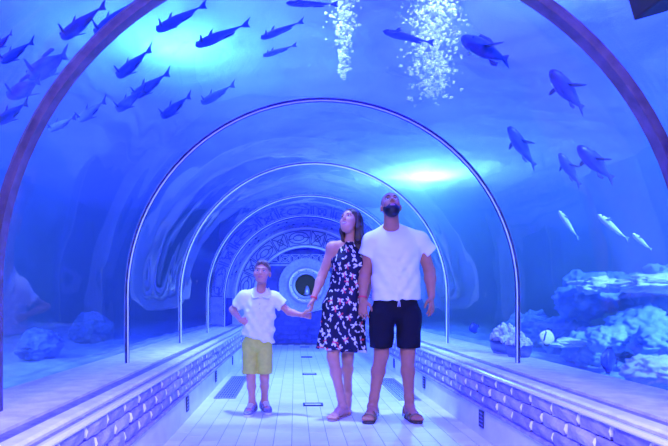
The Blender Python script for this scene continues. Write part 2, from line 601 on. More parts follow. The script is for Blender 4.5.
va = vault('wall_vault', TR - 0.02, TR + 0.25, Y_RINGS[-1] + 0.05, Y_END, M_VAULT, z0=0.0)
auto_smooth(va)
tag(va, 'deep blue ornamental vault beyond the acrylic panes', 'vault', kind='structure')
AR0, AR1 = 1.10, 1.50
end_arch = vault('wall_arch', AR0, TR + 0.25, Y_END, Y_END + 0.25, M_ARCH, z0=0.0)
auto_smooth(end_arch)
tag(end_arch, 'pale arch with carved panels at the end of the tunnel', 'arch', kind='structure')


def rib_strip(bm, pts3, nrm, w=0.018, t=0.012):
    """rectangular relief strip through pts3 with surface normals nrm"""
    prev = None
    n = len(pts3)
    for i in range(n):
        p = Vector(pts3[i])
        d = (Vector(pts3[min(i + 1, n - 1)]) - Vector(pts3[max(i - 1, 0)])).normalized()
        s = d.cross(nrm[i]).normalized() * w / 2
        q = [bm.verts.new(p - s), bm.verts.new(p + s), bm.verts.new(p + s + nrm[i] * t), bm.verts.new(p - s + nrm[i] * t)]
        if prev:
            for k in range(4):
                bm.faces.new((prev[k], prev[(k + 1) % 4], q[(k + 1) % 4], q[k]))
        else:
            bm.faces.new(q)
        prev = q
    bm.faces.new(prev[::-1])


def motif(kind):
    """2-D polylines in a unit panel: u along 0..1, v across 0..1"""
    L = [[(0.04, 0.06), (0.96, 0.06), (0.96, 0.94), (0.04, 0.94), (0.04, 0.06)]]
    if kind == 'cross':
        L += [[(0.06, 0.08), (0.3, 0.3), (0.5, 0.5), (0.7, 0.7), (0.94, 0.92)], [(0.06, 0.92), (0.3, 0.7), (0.5, 0.5), (0.7, 0.3), (0.94, 0.08)]]
        L += [[(0.5 + 0.2 * math.cos(a), 0.5 + 0.2 * math.sin(a)) for a in [2 * PI * k / 12 for k in range(13)]]]
    elif kind == 'oval':
        L += [[(0.5 + 0.4 * math.cos(a), 0.5 + 0.36 * math.sin(a)) for a in [2 * PI * k / 16 for k in range(17)]]]
        L += [[(0.5 + 0.22 * math.cos(a), 0.5 + 0.18 * math.sin(a)) for a in [2 * PI * k / 10 for k in range(11)]]]
        L += [[(0.06, 0.5), (0.28, 0.5)], [(0.72, 0.5), (0.94, 0.5)]]
    return L


def dens(pl, n=4):
    out = []
    for i in range(len(pl) - 1):
        for k in range(n):
            t = k / n
            out.append((pl[i][0] * (1 - t) + pl[i + 1][0] * t, pl[i][1] * (1 - t) + pl[i + 1][1] * t))
    return out + [pl[-1]]


def arch_panels(mapper, spans, parent, m, w, t):
    for (a0, a1, kind) in spans:
        bm = bmesh.new()
        for pl in motif(kind):
            pts, nn = [], []
            for u, vv in dens(pl):
                p, n = mapper(a0 + (a1 - a0) * u, vv)
                pts.append(p)
                nn.append(n)
            rib_strip(bm, pts, nn, w, t)
        o = from_bm('relief_panel', bm, m, parent)


def spans_for(n, cw=0.55):
    tot = PI
    out, a = [], PI
    unit = tot / (n * (1 + cw))
    for i in range(n):
        out.append((a, a - unit, 'oval'))
        a -= unit
        out.append((a, a - unit * cw, 'cross'))
        a -= unit * cw
    return out


def map_arch(a, v):
    r = AR0 + 0.04 + (AR1 - AR0 - 0.06) * v
    return Vector((TX + r * math.cos(a), Y_END, TZ + r * math.sin(a))), Vector((0, -1, 0))


def map_vault(y0, y1):
    def g(a, v):
        r = TR - 0.02
        return Vector((TX + r * math.cos(a), y0 + (y1 - y0) * v, TZ + r * math.sin(a))), Vector((-math.cos(a), 0, -math.sin(a)))
    return g


arch_panels(map_arch, spans_for(5), end_arch, M_ORND, 0.022, 0.015)
arch_panels(map_vault(10.98, 11.55), spans_for(7, 0.6), va, M_ORN, 0.03, 0.018)
arch_panels(map_vault(11.55, 12.08), spans_for(6, 0.6), va, M_ORN, 0.03, 0.018)
for r in (AR0 + 0.012, AR1 + 0.01):
    bm = bmesh.new()
    pts = [Vector((TX + r * math.cos(a), Y_END, TZ + r * math.sin(a))) for a in [PI * k / 48 for k in range(49)]]
    rib_strip(bm, pts, [Vector((0, -1, 0))] * 49, 0.03, 0.03)
    o = from_bm('arch_moulding', bm, M_WHITEP, end_arch)

YW = Y_END + 0.25
bm = bmesh.new()
box(bm, TX - 1.9, TX + 1.9, YW, YW + 0.15, 0, 3.0)
endw = from_bm('wall_back', bm, M_END)
tag(endw, 'deep blue end wall with a round porthole', 'wall', kind='structure')
# lower courses of tile on the end wall and a frieze over the porthole
bt = None
for row in range(7):
    for c in range(9):
        x0 = TX - 1.1 + c * 0.245 + (0.0 if row % 2 else -0.1)
        x1 = min(x0 + 0.235, TX + 1.1)
        x0 = max(x0, TX - 1.1)
        if x1 - x0 < 0.03:
            continue
        bm = bmesh.new()
        box(bm, x0, x1, YW - 0.015, YW, 0.01 + row * 0.1, 0.1 + row * 0.1)
        from_bm('wall_tile', bm, M_VAULT if (row + c) % 3 else M_END, endw)
fr = 0
for c in range(9):
    kind = 'oval' if c % 2 == 0 else 'cross'
    bm = bmesh.new()
    u0 = TX - 1.0 + c * 0.225
    for pl in motif(kind):
        pts = [Vector((u0 + 0.215 * u, YW, 1.78 + 0.2 * vv)) for u, vv in dens(pl)]
        if all((p.x - TX) ** 2 + (p.z - TZ) ** 2 < 1.25 ** 2 for p in pts):
            rib_strip(bm, pts, [Vector((0, -1, 0))] * len(pts), 0.016, 0.012)
    if len(bm.verts):
        from_bm('frieze_panel', bm, M_ORN, endw)
    else:
        bm.free()
bm = bmesh.new()
box(bm, TX - 1.1, TX + 1.1, YW - 0.03, YW, 1.72, 1.76)
from_bm('frieze_moulding', bm, M_ORN, endw)

# porthole
PXC, PZC = P(306, 285.5, YW).x, P(306, 285.5, YW).z
port = empty('porthole', (PXC, YW - 0.052, PZC))
tag(port, 'round steel porthole with a dark opening in the end wall', 'porthole')


def ring_y(name, prof, m, parent, seg=48):
    """lathe about the y axis: prof = list of (r, y)"""
    v, f = [], []
    n = len(prof)
    for k in range(seg):
        a = 2 * PI * k / seg
        v += [(r * math.cos(a), y, r * math.sin(a)) for r, y in prof]
    for k in range(seg):
        k2 = (k + 1) % seg
        for i in range(n - 1):
            f.append((k * n + i, k * n + i + 1, k2 * n + i + 1, k2 * n + i))
    o = pydata(name, v, f, m, parent)
    auto_smooth(o)
    return o


ring_y('surround', [(0.60, 0.0), (0.60, -0.03), (0.57, -0.04), (0.54, -0.03), (0.42, -0.045), (0.36, -0.06), (0.36, 0.0)], M_ORN, port)
ring_y('flange', [(0.40, -0.05), (0.40, -0.11), (0.375, -0.13), (0.33, -0.13), (0.30, -0.115), (0.275, -0.13), (0.245, -0.12), (0.235, -0.03), (0.235, 0.0)], M_STEEL, port)
ring_y('opening', [(0.236, -0.02), (0.0001, -0.02)], M_BLACK, port)
bm = bmesh.new()
bmesh.ops.create_cone(bm, cap_ends=True, segments=10, radius1=0.014, radius2=0.011, depth=0.02)
bmesh.ops.rotate(bm, verts=bm.verts, matrix=Matrix.Rotation(PI / 2, 3, 'X'))
bo = from_bm('bolt', bm, M_DARK, port, loc=(0.33, -0.135, 0))
for k in range(1, 12):
    a = 2 * PI * k / 12
    link('bolt', bo.data, port, (0.33 * math.cos(a), -0.135, 0.33 * math.sin(a)))
bm = bmesh.new()
tube(bm, [(0.02, -0.05, -0.22), (0.025, -0.05, -0.1), (0.02, -0.05, -0.02), (0.02, -0.05, 0.0)], [0.085, 0.06, 0.03, 0.008], 10)
o = from_bm('pale_form', bm, M_STEEL, port, smooth=True)
o['label'] = 'pale blurred form inside the dark opening'
# white haunch below the porthole
bm = bmesh.new()
n = 20
pts = [(PXC - TX - 0.0 + 0.74 * math.cos(PI + PI * k / n), 0.44 * math.sin(PI + PI * k / n)) for k in range(n + 1)]
a = [bm.verts.new((TX + x, YW - 0.05, PZC - 0.14 + z)) for x, z in pts]
b = [bm.verts.new((TX + x, YW, PZC - 0.14 + z)) for x, z in pts]
bm.faces.new(a)
bm.faces.new(b[::-1])
for k in range(n + 1):
    bm.faces.new((a[k], b[k], b[(k + 1) % (n + 1)], a[(k + 1) % (n + 1)]))
o = from_bm('white_panel', bm, M_WHITEP, endw)

# ------------------------------------------------------------------ the tank
M_TANK = mat('tank_rock', (0.16, 0.26, 0.72), 0.8, color2=(0.3, 0.42, 0.9), scale=1.4, bump=0.6, bscale=4)
M_SAND = mat('tank_bed', (0.25, 0.35, 0.7), 0.85, var=0.3, scale=5, bump=0.5, bscale=20)
TKL, TKR, TKF, TKB = -7.2, 7.6, -3.0, 20.0


def rock_sheet(name, p0, du, dv, nu, nv, nrm, amp, m, seed):
    v, f = [], []
    for i in range(nu + 1):
        for j in range(nv + 1):
            p = Vector(p0) + Vector(du) * (i / nu) + Vector(dv) * (j / nv)
            q = p * 0.8 + Vector((seed, seed * 2, 0))
            h = noise.fractal(q, 0.9, 2.1, 4) * amp + abs(noise.noise(p * 2.2 + Vector((0, seed, 3)))) * amp * 0.7
            v.append(p + Vector(nrm) * h)
    for i in range(nu):
        for j in range(nv):
            a = i * (nv + 1) + j
            f.append((a, a + 1, a + nv + 2, a + nv + 1))
    return pydata(name, v, f, m, smooth=True, recalc=False)


o = rock_sheet('wall_tank_left', (TKL, TKF, -0.6), (0, TKB - TKF, 0), (0, 0, WZ + 0.8), 110, 26, (1, 0, 0), 0.35, M_TANK, 3)
tag(o, 'rocky blue wall of the fish tank on the boy\'s side', 'tank wall', kind='structure')
o = rock_sheet('wall_tank_right', (TKR, TKF, -0.6), (0, TKB - TKF, 0), (0, 0, WZ + 0.8), 110, 26, (-1, 0, 0), 0.35, M_TANK, 9)
tag(o, 'rocky blue wall of the fish tank on the man\'s side', 'tank wall', kind='structure')
o = rock_sheet('wall_tank_back', (TKL, TKB, -0.6), (TKR - TKL, 0, 0), (0, 0, WZ + 0.8), 50, 26, (0, -1, 0), 0.3, M_TANK, 5)
tag(o, 'far rocky blue wall of the fish tank above the vault', 'tank wall', kind='structure')
for nm, x0, x1 in (('left', TKL, TX - TR - 0.33), ('right', TX + TR + 0.33, TKR)):
    o = rock_sheet('floor_tank_%s' % nm, (x0, TKF, 0.22), (x1 - x0, 0, 0), (0, TKB - TKF, 0), 24, 120, (0, 0, 1), 0.14, M_SAND, 12)
    tag(o, 'uneven sandy bed of the fish tank on the %s side' % ('boy\'s' if nm == 'left' else 'man\'s'), 'tank bed', kind='structure')
# water surface
v, f = [], []
nu, nv = 100, 220
for i in range(nu + 1):
    for j in range(nv + 1):
        x = TKL + (TKR - TKL) * i / nu
        y = TKF + (TKB - TKF) * j / nv
        z = WZ + 0.05 * noise.noise(Vector((x * 1.1, y * 1.1, 0))) + 0.02 * noise.noise(Vector((x * 3.5, y * 3.5, 5)))
        v.append((x, y, z))
for i in range(nu):
    for j in range(nv):
        a = i * (nv + 1) + j
        f.append((a, a + nv + 1, a + nv + 2, a + 1))
o = pydata('water_surface', v, f, M_WATER, smooth=True, recalc=False)
tag(o, 'rippling lit water surface above the tunnel', 'water', kind='structure')
# the water itself: a block with the tunnel as a hollow in it
mw = bpy.data.materials.new('tank_water')
mw.use_nodes = True
nt = mw.node_tree
nt.nodes.remove(nt.nodes['Principled BSDF'])
tp = nt.nodes.new('ShaderNodeBsdfTransparent')
vs = nt.nodes.new('ShaderNodeVolumeScatter')
vs.inputs['Color'].default_value = (0.16, 0.30, 1.0, 1)
vs.inputs['Density'].default_value = 0.24
vs.inputs['Anisotropy'].default_value = 0.2
va_ = nt.nodes.new('ShaderNodeVolumeAbsorption')
va_.inputs['Color'].default_value = (0.0, 0.38, 1.0, 1)
va_.inputs['Density'].default_value = 0.12
ad = nt.nodes.new('ShaderNodeAddShader')
nt.links.new(vs.outputs[0], ad.inputs[0])
nt.links.new(va_.outputs[0], ad.inputs[1])
nt.links.new(tp.outputs[0], nt.nodes['Material Output'].inputs['Surface'])
nt.links.new(ad.outputs[0], nt.nodes['Material Output'].inputs['Volume'])
prof = vault_profile(TR + 0.055, 0.0)
wx0, wx1, wz0, wz1 = TKL + 0.02, TKR - 0.02, 0.0, WZ - 0.12
# outline of the cross-section: outer box on top, hollow below
n = len(prof)
outer = [(wx0, wz0), (wx0, wz1), (wx1, wz1), (wx1, wz0)]
sect = outer[::1] + [p for p in prof[::-1]]
bm = bmesh.new()
ya, yb = TKF + 0.02, TKB - 0.02
A = [bm.verts.new((x, ya, z)) for x, z in sect]
B = [bm.verts.new((x, yb, z)) for x, z in sect]
bm.faces.new(A)
bm.faces.new(B[::-1])
for k in range(len(sect)):
    k2 = (k + 1) % len(sect)
    bm.faces.new((A[k], A[k2], B[k2], B[k]))
bmesh.ops.triangulate(bm, faces=[fc for fc in bm.faces if len(fc.verts) > 4])
o = from_bm('tank_water', bm, mw)
tag(o, 'clear blue water filling the fish tank around the tunnel', 'water', kind='structure')
# ------------------------------------------------------------------ implicit-surface modeller for bodies and clothes
class Field:
    def __init__(self, lo, hi, h):
        self.lo = np.array(lo, np.float64)
        self.h = h
        self.n = np.ceil((np.array(hi) - self.lo) / h).astype(int) + 1
        self.D = np.full(self.n, 0.5, np.float32)

    def sub(self, lo, hi):
        a = np.maximum(np.floor((np.array(lo) - self.lo) / self.h).astype(int), 0)
        b = np.minimum(np.ceil((np.array(hi) - self.lo) / self.h).astype(int) + 1, self.n)
        if np.any(b <= a):
            return None
        sl = tuple(slice(i, j) for i, j in zip(a, b))
        ax = [(self.lo[i] + self.h * np.arange(a[i], b[i])).astype(np.float32) for i in range(3)]
        return sl, np.meshgrid(*ax, indexing='ij')

    def apply(self, sl, d, k, op):
        A = self.D[sl]
        if op == 'add':
            if k > 0:
                hh = np.clip(0.5 + 0.5 * (A - d) / k, 0, 1)
                self.D[sl] = A * (1 - hh) + d * hh - k * hh * (1 - hh)
            else:
                self.D[sl] = np.minimum(A, d)
        elif op == 'sub':
            d = -d
            if k > 0:
                hh = np.clip(0.5 - 0.5 * (A - d) / k, 0, 1)
                self.D[sl] = A * (1 - hh) + d * hh + k * hh * (1 - hh)
            else:
                self.D[sl] = np.maximum(A, d)
        elif op == 'and':
            self.D[sl] = np.maximum(A, d)

    def cone(self, a, b, ra, rb, k=0.02, flat=None, clips=(), op='add'):
        a, b = np.array(a, np.float64), np.array(b, np.float64)
        m = max(ra, rb) + k + 3 * self.h
        r = self.sub(np.minimum(a, b) - m, np.maximum(a, b) + m)
        if r is None:
            return
        sl, (x, y, z) = r
        px, py, pz = x - a[0], y - a[1], z - a[2]
        ab = b - a
        sc_ = 1.0
        if flat:
            n, s = np.array(flat[0], np.float64), flat[1]
            n = n / np.linalg.norm(n)
            if np.dot(ab, ab) > 0:
                u = ab / np.linalg.norm(ab)
                n = n - u * np.dot(n, u)
                n = n / np.linalg.norm(n)
            c = (px * n[0] + py * n[1] + pz * n[2]) * (1 / s - 1)
            px, py, pz = px + n[0] * c, py + n[1] * c, pz + n[2] * c
            sc_ = (s + 1) / 2
        t = np.clip((px * ab[0] + py * ab[1] + pz * ab[2]) / max(np.dot(ab, ab), 1e-9), 0, 1)
        d = np.sqrt((px - t * ab[0]) ** 2 + (py - t * ab[1]) ** 2 + (pz - t * ab[2]) ** 2) - (ra + (rb - ra) * t)
        d *= sc_
        for (pt, nn) in clips:
            d = np.maximum(d, (x - pt[0]) * nn[0] + (y - pt[1]) * nn[1] + (z - pt[2]) * nn[2])
        self.apply(sl, d, k, op)

    def ell(self, c, r, k=0.02, R=None, clips=(), op='add'):
        """ellipsoid; R = 3x3 whose columns are its axes"""
        c = np.array(c, np.float64)
        m = max(r) + k + 3 * self.h
        q = self.sub(c - m, c + m)
        if q is None:
            return
        sl, (x, y, z) = q
        p = [x - c[0], y - c[1], z - c[2]]
        if R is not None:
            p = [p[0] * R[0][i] + p[1] * R[1][i] + p[2] * R[2][i] for i in range(3)]
        k0 = np.sqrt(sum((p[i] / r[i]) ** 2 for i in range(3)))
        k1 = np.sqrt(sum((p[i] / r[i] ** 2) ** 2 for i in range(3))) + 1e-9
        d = k0 * (k0 - 1) / k1
        for (pt, nn) in clips:
            d = np.maximum(d, (x - pt[0]) * nn[0] + (y - pt[1]) * nn[1] + (z - pt[2]) * nn[2])
        self.apply(sl, d, k, op)

    def clip(self, pt, n):
        """keep the side where (p - pt).n < 0"""
        ax = [(self.lo[i] + self.h * np.arange(self.n[i])).astype(np.float32) for i in range(3)]
        d = ((ax[0] - pt[0]) * n[0])[:, None, None] + ((ax[1] - pt[1]) * n[1])[None, :, None] + ((ax[2] - pt[2]) * n[2])[None, None, :]
        self.D = np.maximum(self.D, d.astype(np.float32))

    def ripple(self, fn):
        idx = np.nonzero(np.abs(self.D) < 0.03)
        p = [self.lo[i] + self.h * idx[i] for i in range(3)]
        self.D[idx] += fn(*p).astype(np.float32)

    def mesh(self):
        D = self.D
        s = D < 0
        c = [s[i:s.shape[0] - 1 + i, j:s.shape[1] - 1 + j, k:s.shape[2] - 1 + k] for i in (0, 1) for j in (0, 1) for k in (0, 1)]
        al, an = c[0].copy(), c[0].copy()
        for q in c[1:]:
            al &= q
            an |= q
        act = an & ~al
        I = np.argwhere(act)
        ids = np.full(act.shape, -1, np.int32)
        ids[tuple(I.T)] = np.arange(len(I))
        off = np.array([(i, j, k) for i in (0, 1) for j in (0, 1) for k in (0, 1)])
        V = np.stack([D[tuple((I + o).T)] for o in off], 1)
        acc = np.zeros((len(I), 3))
        cnt = np.zeros(len(I))
        for a in range(8):
            for b in range(a + 1, 8):
                if np.abs(off[a] - off[b]).sum() != 1:
                    continue
                va, vb = V[:, a], V[:, b]
                cr = (va < 0) != (vb < 0)
                t = np.where(cr, va / np.where(cr, va - vb, 1), 0)
                acc += np.where(cr[:, None], off[a] + t[:, None] * (off[b] - off[a]), 0)
                cnt += cr
        verts = self.lo + self.h * (I + acc / cnt[:, None])
        faces = []
        for ax in range(3):
            u, v = [(1, 2), (2, 0), (0, 1)][ax]
            s0 = [slice(None)] * 3
            s1 = [slice(None)] * 3
            s0[ax] = slice(0, -1)
            s1[ax] = slice(1, None)
            ch = s[tuple(s0)] != s[tuple(s1)]
            E = np.argwhere(ch)
            E = E[(E[:, u] > 0) & (E[:, v] > 0) & (E[:, u] < self.n[u] - 1) & (E[:, v] < self.n[v] - 1)]
            ins = s[tuple(E.T)]
            du, dv = np.zeros(3, int), np.zeros(3, int)
            du[u] = 1
            dv[v] = 1
            q = np.stack([ids[tuple((E - du - dv).T)], ids[tuple((E - dv).T)], ids[tuple(E.T)], ids[tuple((E - du).T)]], 1)
            q[~ins] = q[~ins][:, ::-1]
            faces.append(q)
        F_ = np.concatenate(faces)
        F_ = F_[(F_ >= 0).all(1)]
        return verts, F_

    def build(self, name, mats, parent, origin, smooth_it=1):
        v, f = self.mesh()
        for _ in range(smooth_it):
            acc = np.zeros_like(v)
            cnt = np.zeros(len(v))
            for a, b in ((0, 1), (1, 2), (2, 3), (3, 0)):
                for p, q in ((a, b), (b, a)):
                    for ax in range(3):
                        acc[:, ax] += np.bincount(f[:, p], v[f[:, q], ax], len(v))
                    cnt += np.bincount(f[:, p], minlength=len(v))
            v = v * 0.5 + 0.5 * acc / np.maximum(cnt, 1)[:, None]
        me = bpy.data.meshes.new(name)
        me.vertices.add(len(v))
        me.vertices.foreach_set('co', (v - np.array(origin)).astype(np.float32).ravel())
        me.loops.add(4 * len(f))
        me.loops.foreach_set('vertex_index', f.astype(np.int32).ravel())
        me.polygons.add(len(f))
        me.polygons.foreach_set('loop_start', np.arange(0, 4 * len(f), 4, dtype=np.int32))
        me.polygons.foreach_set('loop_total', np.full(len(f), 4, np.int32))
        me.update(calc_edges=True)
        me.validate()
        for m in (mats if isinstance(mats, (list, tuple)) else [mats]):
            me.materials.append(m)
        me.shade_smooth()
        o = link(name, me, parent)
        return o, v, f


def npv(*a):
    return np.array(a, np.float64)


def unit(v):
    v = np.array(v, np.float64)
    return v / np.linalg.norm(v)


def head_frame(yaw, pitch, roll=0):
    """columns: r (image right), f (forward), u (up); yaw > 0 turns to image left"""
    y, p, r_ = math.radians(yaw), math.radians(pitch), math.radians(roll)
    f = npv(-math.sin(y) * math.cos(p), -math.cos(y) * math.cos(p), math.sin(p))
    r = npv(math.cos(y), -math.sin(y), 0)
    u = np.cross(r, f)
    if u[2] < 0:
        u = -u
    r2 = r * math.cos(r_) + u * math.sin(r_)
    u2 = u * math.cos(r_) - r * math.sin(r_)
    return np.stack([r2, f, u2], 1)


def head_prims(fd, C, R, s, k=0.02, infl=0.0, face=True, child=False):
    def W(x, y, z):
        if child and z < 0:
            z *= 0.84
        return C + R @ (npv(x, y, z) * s)
    i = infl
    fd.ell(W(0, -0.012, 0.04), [(0.076 + i) * s, (0.097 + i) * s, (0.086 + i) * s], k * s, R)
    fd.ell(W(0, 0.03, -0.028), [(0.064 + i) * s, (0.066 + i) * s, (0.078 if child else 0.088 + i) * s], 0.03 * s, R)
    fd.ell(W(0, 0.05, -0.088), [(0.044 + i) * s, (0.042 + i) * s, (0.033 + i) * s], 0.035 * s, R)
    if not face:
        return W
    for q in (-1, 1):
        fd.ell(W(q * 0.038, 0.062, -0.03), [0.026 * s] * 3, 0.02 * s, R)
        fd.ell(W(q * 0.078, -0.008, -0.012), [0.011 * s, 0.019 * s, 0.031 * s], 0.008 * s, R)
    fd.cone(W(-0.033, 0.084, 0.028), W(0.033, 0.084, 0.028), 0.012 * s, 0.012 * s, 0.015 * s)
    for q in (-1, 1):
        fd.ell(W(q * 0.031, 0.105, 0.008), [0.017 * s, 0.016 * s, 0.011 * s], 0.012 * s, R, op='sub')
    nl = 0.10 if child else 0.108
    fd.cone(W(0, 0.09, 0.014), W(0, nl + 0.006, -0.026), 0.0085 * s, 0.0125 * s, 0.008 * s)
    for q in (-1, 1):
        fd.ell(W(q * 0.012, nl - 0.006, -0.03), [0.008 * s] * 3, 0.006 * s, R)
    fd.cone(W(-0.021, 0.086, -0.063), W(0.021, 0.086, -0.063), 0.005 * s, 0.005 * s, 0.006 * s)
    fd.cone(W(-0.010, 0.094, -0.060), W(0.010, 0.094, -0.060), 0.006 * s, 0.006 * s, 0.006 * s)
    fd.cone(W(-0.012, 0.092, -0.073), W(0.012, 0.092, -0.073), 0.0065 * s, 0.0065 * s, 0.006 * s)
    fd.cone(W(-0.02, 0.102, -0.0665), W(0.02, 0.102, -0.0665), 0.002 * s, 0.002 * s, 0.004 * s, op='sub')
    return W


def hand_prims(fd, wrist, d, n, t, s=1.0, curl=0.5, spread=0.12):
    """wrist point, finger direction d, palm normal n (the way fingers curl), thumb side t"""
    d = unit(d)
    n = unit(npv(*n) - d * np.dot(n, d))
    t = unit(npv(*t) - d * np.dot(t, d) - n * np.dot(t, n))
    w = np.array(wrist)
    fd.cone(w + d * 0.01 * s, w + d * 0.082 * s, 0.031 * s, 0.041 * s, 0.015 * s, flat=(n, 0.42))
    L = [0.074, 0.083, 0.077, 0.06]
    for i in range(4):
        o = 0.03 - 0.0205 * i
        base = w + d * (0.088 - 0.004 * abs(i - 1.2)) * s + t * o * s
        dr = unit(d + t * (o * spread / 0.03))
        p = base
        seg = [0.45, 0.32, 0.23]
        ang = curl * 0.35
        r = [0.0098, 0.0088, 0.0078, 0.0066]
        for j in range(3):
            dd = unit(dr * math.cos(ang) + n * math.sin(ang))
            q = p + dd * L[i] * seg[j] * s
            fd.cone(p, q, r[j] * s, r[j + 1] * s, 0.003 * s)
            p = q
            ang += curl
    b = w + d * 0.026 * s + t * 0.024 * s
    m1 = b + (d * 0.55 + t * 0.75 + n * 0.25) * 0.042 * s
    m2 = m1 + (d * 0.85 + t * 0.3 + n * 0.3) * 0.032 * s
    m3 = m2 + (d * 0.95 + t * 0.05 + n * 0.3) * 0.024 * s
    fd.cone(b, m1, 0.016 * s, 0.0125 * s, 0.012 * s)
    fd.cone(m1, m2, 0.0115 * s, 0.0105 * s, 0.004 * s)
    fd.cone(m2, m3, 0.0105 * s, 0.008 * s, 0.003 * s)


def leg_prims(fd, hip, knee, ankle, s, k=0.03, fat=1.0):
    h, kn, an = np.array(hip), np.array(knee), np.array(ankle)
    fd.cone(h, h + (kn - h) * 0.5, 0.088 * s * fat, 0.074 * s * fat, k)
    fd.cone(h + (kn - h) * 0.5, kn, 0.074 * s * fat, 0.054 * s * fat, k)
    ax = unit(an - kn)
    front = npv(0, -1, 0)
    fd.cone(kn + front * 0.006 * s, kn + (an - kn) * 0.12, 0.051 * s, 0.047 * s, k * 0.7)
    fd.cone(kn, kn + (an - kn) * 0.33 - front * 0.016 * s, 0.045 * s, 0.053 * s * fat, k * 0.8)
    fd.cone(kn + (an - kn) * 0.33 - front * 0.012 * s, kn + (an - kn) * 0.85, 0.05 * s * fat, 0.035 * s, k * 0.8)
    fd.cone(kn + (an - kn) * 0.8, an, 0.035 * s, 0.035 * s, 0.02)


def foot_prims(fd, ankle, toe, s, heel_z=None, sole=0.0):
    """toe is the tip on the ground; the heel lies under the ankle unless heel_z lifts it"""
    a, t = np.array(ankle), np.array(toe)
    hd = unit(npv(t[0] - a[0], t[1] - a[1], 0))
    side = npv(hd[1], -hd[0], 0)
    z0 = sole
    hz = z0 + 0.03 * s if heel_z is None else heel_z
    heel = npv(a[0], a[1], hz) - hd * 0.03 * s
    ball = npv(t[0], t[1], z0 + 0.02 * s) - hd * 0.062 * s
    fd.cone(a, heel, 0.034 * s, 0.031 * s, 0.02)
    fd.cone(a, (a + ball) / 2 + npv(0, 0, -0.005), 0.033 * s, 0.03 * s, 0.025)
    fd.cone(heel, ball, 0.029 * s, 0.026 * s, 0.025)
    fd.cone((a + ball) / 2, ball + npv(0, 0, 0.003), 0.03 * s, 0.022 * s, 0.02)
    fd.cone(ball - side * 0.02 * s, ball + side * 0.022 * s, 0.022 * s, 0.019 * s, 0.02)
    for i in range(5):
        o = (-0.034 + 0.0165 * i) * s
        rr = [0.0085, 0.009, 0.0095, 0.0105, 0.013][i] * s
        ln = [0.036, 0.044, 0.05, 0.055, 0.056][i] * s
        # big toe on the inner side, given by the sign stored in fd.inner
        o2 = o * fd.inner
        p0 = ball + side * o2 * 0.9
        p0[2] = z0 + rr + 0.006 * s
        p1 = ball + side * o2 + hd * ln
        p1[2] = z0 + rr
        fd.cone(p0, p1, rr * 1.15, rr, 0.006 * s)
    return hd, side, heel, ball


def sole_mesh(name, parent, origin, heel, ball, hd, side, s, m, th=0.022, inner=1, tilt=None, wid=1.0):
    """a shoe-sole plate under the foot: outline loft"""
    org = np.array(origin)
    pts = []
    L = np.linalg.norm((ball - heel)[:2])
    base = npv(heel[0], heel[1], 0)
    out = [(-0.036, 0.0), (-0.028, 0.024), (0.0, 0.034), (0.5 * L, 0.034), (0.85 * L, 0.042), (L, 0.046), (L + 0.035, 0.044), (L + 0.06, 0.032), (L + 0.072, 0.01)]
    up = [(a * 1.0, b * wid) for a, b in out]
    dn = [(a, -b * 0.9 * wid) for a, b in out[::-1] if b > 0.001]
    for a, b in up + dn:
        p = base + hd * a * 1.0 + side * b * s * inner
        pts.append(p)
    bm = bmesh.new()
    lo, hi = [], []
    for p in pts:
        z = 0.0
        if tilt:
            t = np.dot(p - base, hd) / max(L, 1e-6)
            z = tilt * max(0, 1 - t * 1.05)
        lo.append(bm.verts.new(Vector(p - org) + Vector((0, 0, z + 0.001))))
        hi.append(bm.verts.new(Vector(p - org) + Vector((0, 0, z + th))))
    n = len(pts)
    for i in range(n):
        bm.faces.new((lo[i], lo[(i + 1) % n], hi[(i + 1) % n], hi[i]))
    for ring in (lo, hi):
        c = bm.verts.new(sum((v.co for v in ring), Vector()) / n)
        c.co = sum((v.co for v in ring), Vector()) / n
        for i in range(n):
            bm.faces.new((ring[i], ring[(i + 1) % n], c))
    return from_bm(name, bm, m, parent)


def eye_objs(person, origin, W, R, s, iris):
    for q in (-1, 1):
        bm = bmesh.new()
        bmesh.ops.create_uvsphere(bm, u_segments=12, v_segments=8, radius=0.0125 * s)
        me = bpy.data.meshes.new('eye')
        for fc in bm.faces:
            c = fc.calc_center_median().normalized()
            fc.material_index = 1 if c.z > 0.8 else 0
            fc.smooth = True
        bm.to_mesh(me)
        bm.free()
        me.materials.append(M_EYEW)
        me.materials.append(iris)
        o = link('eye', me, person)
        p = W(q * 0.031, 0.081, 0.009)
        M = Matrix((( R[0][0], R[0][2], R[0][1]), (R[1][0], R[1][2], R[1][1]), (R[2][0], R[2][2], R[2][1])))
        if M.determinant() < 0:
            M = Matrix(((-R[0][0], R[0][2], R[0][1]), (-R[1][0], R[1][2], R[1][1]), (-R[2][0], R[2][2], R[2][1])))
        o.rotation_euler = M.to_euler()
        o.location = Vector(p) - Vector(origin)


def brow_objs(person, origin, W, s, m, th=0.004):
    for q in (-1, 1):
        bm = bmesh.new()
        tube(bm, [Vector(W(q * x, y, z)) - Vector(origin) for x, y, z in
                  ((0.014, 0.0975, 0.027), (0.028, 0.0965, 0.032), (0.042, 0.088, 0.031), (0.05, 0.078, 0.026))],
             [th * s * 0.8, th * s, th * s * 0.9, th * s * 0.4], 6)
        from_bm('eyebrow', bm, m, person, smooth=True)


